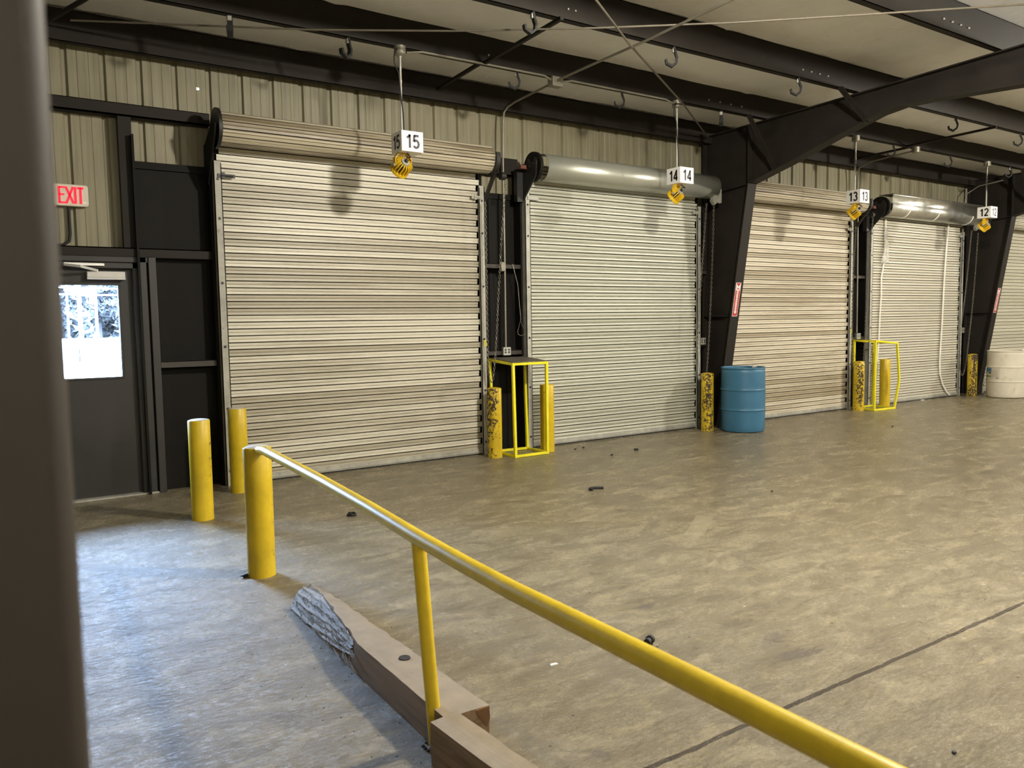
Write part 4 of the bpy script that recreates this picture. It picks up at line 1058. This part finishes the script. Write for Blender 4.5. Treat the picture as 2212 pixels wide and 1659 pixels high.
tag(m.build('plastic_film', M['film'], smooth=20), 'gathered clear plastic film caught on the left strap of dock door 12', 'plastic')
crumple('plastic_scrap', (14.15, 7.80, 0.0), (.07, .03, .012), M['white'], 'flat white scrap on the floor at the foot of dock door 12', 'plastic', 8)

# ------------------------------------------------------------------ small debris on the floor
def rubber_bit(x, y, s, rz, lab):
    m = MB(); m.prism([(-s, -s * .6, 0), (s * .9, -s * .7, 0), (s, s * .5, 0), (-.1 * s, s * .75, 0), (-s * .9, s * .5, 0)], (0, 0, s * .9))
    o = m.build('rubber_block', M['rubber'], smooth=0, bevel=.003); o.location = (x, y, 0); o.rotation_euler = (0, 0, R(rz)); tag(o, lab, 'rubber piece', 'black rubber bits on the floor')
rubber_bit(5.852, 7.48, .015, 10, 'black rubber bit before dock door 14, closest to the nearer stand')
rubber_bit(5.994, 7.50, .017, 70, 'black rubber bit before dock door 14, second from the nearer stand')
rubber_bit(5.916, 6.88, .018, 30, 'lone square black rubber bit a step out from dock door 14')
rubber_bit(6.374, 6.97, .026, -20, 'flat lumpy black bit farthest right before dock door 14')
rubber_bit(6.962, 7.85, .010, 0, 'tiny black bit touching the bottom edge of dock door 14')
rubber_bit(5.783, 4.54, .012, 15, 'small black bit alone on open floor right of the pale tape mark')
rubber_bit(10.514, 6.22, .016, 35, 'small black bit on the far floor before the farther stand')
rubber_bit(2.784, 1.39, .010, 10, 'tiny black bit near the lower right corner')
m = MB(); m.tube([(4.53, 5.535, .012), (4.515, 5.565, .014), (4.54, 5.592, .014), (4.60, 5.585, .013), (4.665, 5.545, .012)], .012, 8); tag(m.build('hose_piece', M['rubber']), 'bent black hose piece lying on the floor', 'hose')
m = MB(); m.tube([(2.386 + .03 * math.cos(R(a)), 6.01 + .036 * math.sin(R(a)), .012 + .004 * math.sin(R(a * 2))) for a in range(0, 360, 24)], .010, 8, closed=True); m.tube([(2.40, 6.03, .018), (2.36, 6.0, .03), (2.37, 5.97, .016)], .008, 6)
tag(m.build('rubber_ring', M['rubber']), 'small black rubber ring on the floor left of the handrail middle', 'ring')
root = tag(empty('rubber_plug', (2.555, 2.71, .022), R(25)), 'ribbed black rubber plug lying just beyond the handrail', 'plug')
m = MB(); m.cyl((-.022, 0, 0), (.004, 0, 0), .017, 14); m.build('body', M['rubber'], root)
m = MB(); m.cyl((.004, 0, 0), (.010, 0, 0), .013, 12); m.cyl((.010, 0, 0), (.030, 0, 0), .021, 14); m.build('head', M['rubber'], root)
m = MB(); m.prism([(-.02, -.006, 0), (.02, -.01, 0), (.018, .006, 0), (-.012, .009, 0)], (0, 0, .006)); o = m.build('paper_chip', M['white'], smooth=0, loc=(2.054, 2.80, 0)); tag(o, 'small white chip lying beyond the first timber', 'paper')
m = MB(); m.cyl((0, 0, 0), (0, 0, .01), .012, 10); o = m.build('bottle_cap', M['ytag'], loc=(1.145, 2.36, 0)); o.data.materials[0] = M['pebble']; tag(o, 'small pale chip on the floor left of the handrail post', 'chip')
crumple('dirt_pile', (1.255, 4.92, 0), (.045, .02, .012), M['dirt'], 'small pile of black grit at the foot of the handrail bollard', 'dirt', 12)
m = MB(); r4 = random.Random(21)
for i in range(130):
    x, y = r4.uniform(.3, 1.7), r4.uniform(1.2, 7.2)
    if r4.random() < .5: x, y = 1.25 + r4.gauss(0, .06), r4.uniform(2.3, 4.2)
    if 1.27 < x < 1.48 and y < 4.25: x -= .25
    if math.hypot(x - 1.3, y - 2.513) < .12: continue
    s = r4.uniform(.0012, .0034); m.lathe([(s, 0), (s * .8, s * .7), (s * .2, s)], 5, (x, y))
tag(m.build('grit', M['dirt'], smooth=0), 'dark grit scattered over the floor around the timber', 'grit', kind='stuff')

# ------------------------------------------------------------------ outside, seen through the door glass
m = MB(); m.box(-70, 75, 8.3, 130, -.5, -.45)
tag(m.build('ground_outside', M['ground'], smooth=0), 'bright pale yard outside the exit door', 'ground', kind='structure')
m = MB()
for i in range(24): x = -14 + i * 1.5; m.box(x + .02, x + 1.48, 30, 30.06, -.45, 1.05)
m.box(-14, 22, 29.97, 30.09, 1.05, 1.22)
tag(m.build('panel_fence', M['fence'], smooth=0), 'pale panel fence across the yard outside the exit door', 'fence')
m = MB(); m.box(2.55, 3.1, 27, 28.2, -.45, 1.0); m.box(2.5, 3.15, 26.95, 28.25, 1.0, 1.06)
tag(m.build('utility_cabinet', M['trailer'], smooth=0), 'grey utility cabinet before the fence outside', 'cabinet')
for x, y, r, h, lab, arm in ((1.72, 20, .042, 9, 'thick white pole in the yard outside the exit door', 0), (1.52, 20.5, .02, 8, 'thin white pole left of the thick one outside', 2.35), (2.35, 23, .032, 9, 'slim white pole right of the thick one outside', 2.6)):
    m = MB(); m.cyl((x, y, -.45), (x, y, h), r, 14); o = tag(m.build('yard_pole', M['wpole']), lab, 'pole')
    if arm: m = MB(); m.cyl((x - 1.2, y, arm), (x + 1.6, y, arm - .05), .015, 8); m.build('cross_arm', M['wpole'], o)
def tree(x, y, h, seed, lab):
    root = tag(empty('yard_tree', (x, y, -.45)), lab, 'tree', 'trees beyond the fence'); r5 = random.Random(seed)
    m = MB(); m.tube([(0, 0, 0), (.1, 0, h * .4), (0, .1, h * .95)], .2, 8, rs=[.24, .16, .04])
    tips = []
    for i in range(44):
        z = r5.uniform(.10, .97) * h; a = r5.uniform(0, 6.28); L = (1.06 - z / h) * 1.45 + .2
        p = Vector((L * math.cos(a), L * math.sin(a), z + L * .25)) if z > .2 else None; m.tube([(0.05, 0, z), (p.x * .5, p.y * .5, z + L * .18), p], .03, 5, rs=[.05, .03, .012]); tips.append((Vector((0, 0, z)), p))
    m.build('trunk', M['bark'], root)
    m = MB()
    for a, b in tips:
        for q in range(110):
            c = a.lerp(b, r5.uniform(.3, 1.08)) + Vector((r5.uniform(-.2, .2), r5.uniform(-.2, .2), r5.uniform(-.3, .3))); s = r5.uniform(.10, .26)
            u = Vector((r5.uniform(-1, 1), r5.uniform(-1, 1), r5.uniform(-1, 1))).normalized(); w = u.orthogonal().normalized()
            m.add([c - u * s, c + w * s * .35, c + u * s, c - w * s * .45], [(0, 1, 2, 3)])
    m.build('foliage', M['leaf'], root, smooth=0)
for i, (x, y, h) in enumerate(((-1.9, 34, 6.0), (1.9, 34, 5.6), (5.7, 34, 6.2), (0, 37.6, 6.6), (3.8, 37.6, 6.4), (7.6, 37.6, 6.0), (1.9, 41.2, 7.2), (5.7, 41.2, 7.0))):
    tree(x, y, h, 40 + i, 'dark bare-branched tree beyond the fence outside the exit door')

# ------------------------------------------------------------------ light
w = bpy.data.worlds.new('sky'); sc.world = w; w.use_nodes = True
nt = w.node_tree; nt.nodes.clear(); g = N(nt)
o_ = g.n('ShaderNodeOutputWorld'); bg = g.n('ShaderNodeBackground')
bg.inputs[0].default_value = (.46, .64, 1.0, 1); bg.inputs[1].default_value = 165
g.l(bg.outputs[0], o_.inputs[0])
# portal in the door glass so that daylight is sampled well
pl = bpy.data.lights.new('window_portal', 'AREA'); pl.shape = 'RECTANGLE'; pl.size = .675; pl.size_y = .835
po = bpy.data.objects.new('window_portal', pl); col.objects.link(po); po.location = (.6725, 8.115, 1.5275); po.rotation_euler = (R(-90), 0, 0)
pl.cycles.is_portal = True

def bay_lamp(x, y, power, lab):
    root = tag(empty('pendant_lamp', (x, y, 4.2)), lab, 'lamp', 'ceiling lamps of the hall')
    m = MB(); m.cyl((0, 0, .06), (0, 0, ceil_z(y) - 4.235), .012, 8); m.build('stem', M['conduit'], root)
    m = MB(); m.lathe([(.09, .07), (.09, .13), (.03, .15)], 20); m.build('shade', M['galv_dull'], root)
    l = bpy.data.lights.new('bay_lamp_light', 'POINT'); l.energy = power; l.color = (1.0, .93, .80); l.shadow_soft_size = .16
    lo = bpy.data.objects.new('bay_lamp_light', l); col.objects.link(lo); lo.location = (x, y, 4.12)
bay_lamp(4.5, 2.3, 790, 'ceiling lamp of the nearer bay, out of frame above')
bay_lamp(12.6, 2.3, 790, 'ceiling lamp of the farther bay, out of frame above')
bay_lamp(20.7, 2.3, 790, 'ceiling lamp of the last bay, out of frame to the right')
bay_lamp(-2.5, -8.0, 400, 'added fill lamp behind the viewer to the left')  # these rear lamps are unseen fill, added to brighten the ceiling
bay_lamp(5.5, -8.0, 400, 'added fill lamp behind the viewer')
bay_lamp(13.5, -8.0, 400, 'added fill lamp for the farther bay behind the viewer')

# ------------------------------------------------------------------ camera
cam = bpy.data.cameras.new('camera'); co = bpy.data.objects.new('camera', cam); col.objects.link(co); sc.camera = co
right, down, fwd = Vector((.83330758, -.55258841, -.01563744)), Vector((-.05672666, -.05733792, -.99674192)), Vector((.54989141, .83147965, -.07912662))
mw = Matrix.Identity(4)
for i in range(3): mw[i][0] = right[i]; mw[i][1] = -down[i]; mw[i][2] = -fwd[i]; mw[i][3] = (0, 0, 1.56)[i]
co.matrix_world = mw
cam.sensor_fit = 'HORIZONTAL'; cam.sensor_width = 36; cam.lens = 1701.85 / 2212 * 36
cam.clip_start = .05; cam.clip_end = 300
cam.dof.use_dof = True; cam.dof.focus_distance = 6.5; cam.dof.aperture_fstop = cam.lens / 1000 / .0048

sc.view_settings.view_transform = 'Standard'; sc.view_settings.look = 'None'; sc.view_settings.gamma = 1
sc.view_settings.exposure = 0.42
sc.cycles.use_denoising = True
sc.cycles.max_bounces = 10; sc.cycles.diffuse_bounces = 6; sc.cycles.transparent_max_bounces = 12
sc.cycles.sample_clamp_indirect = 8
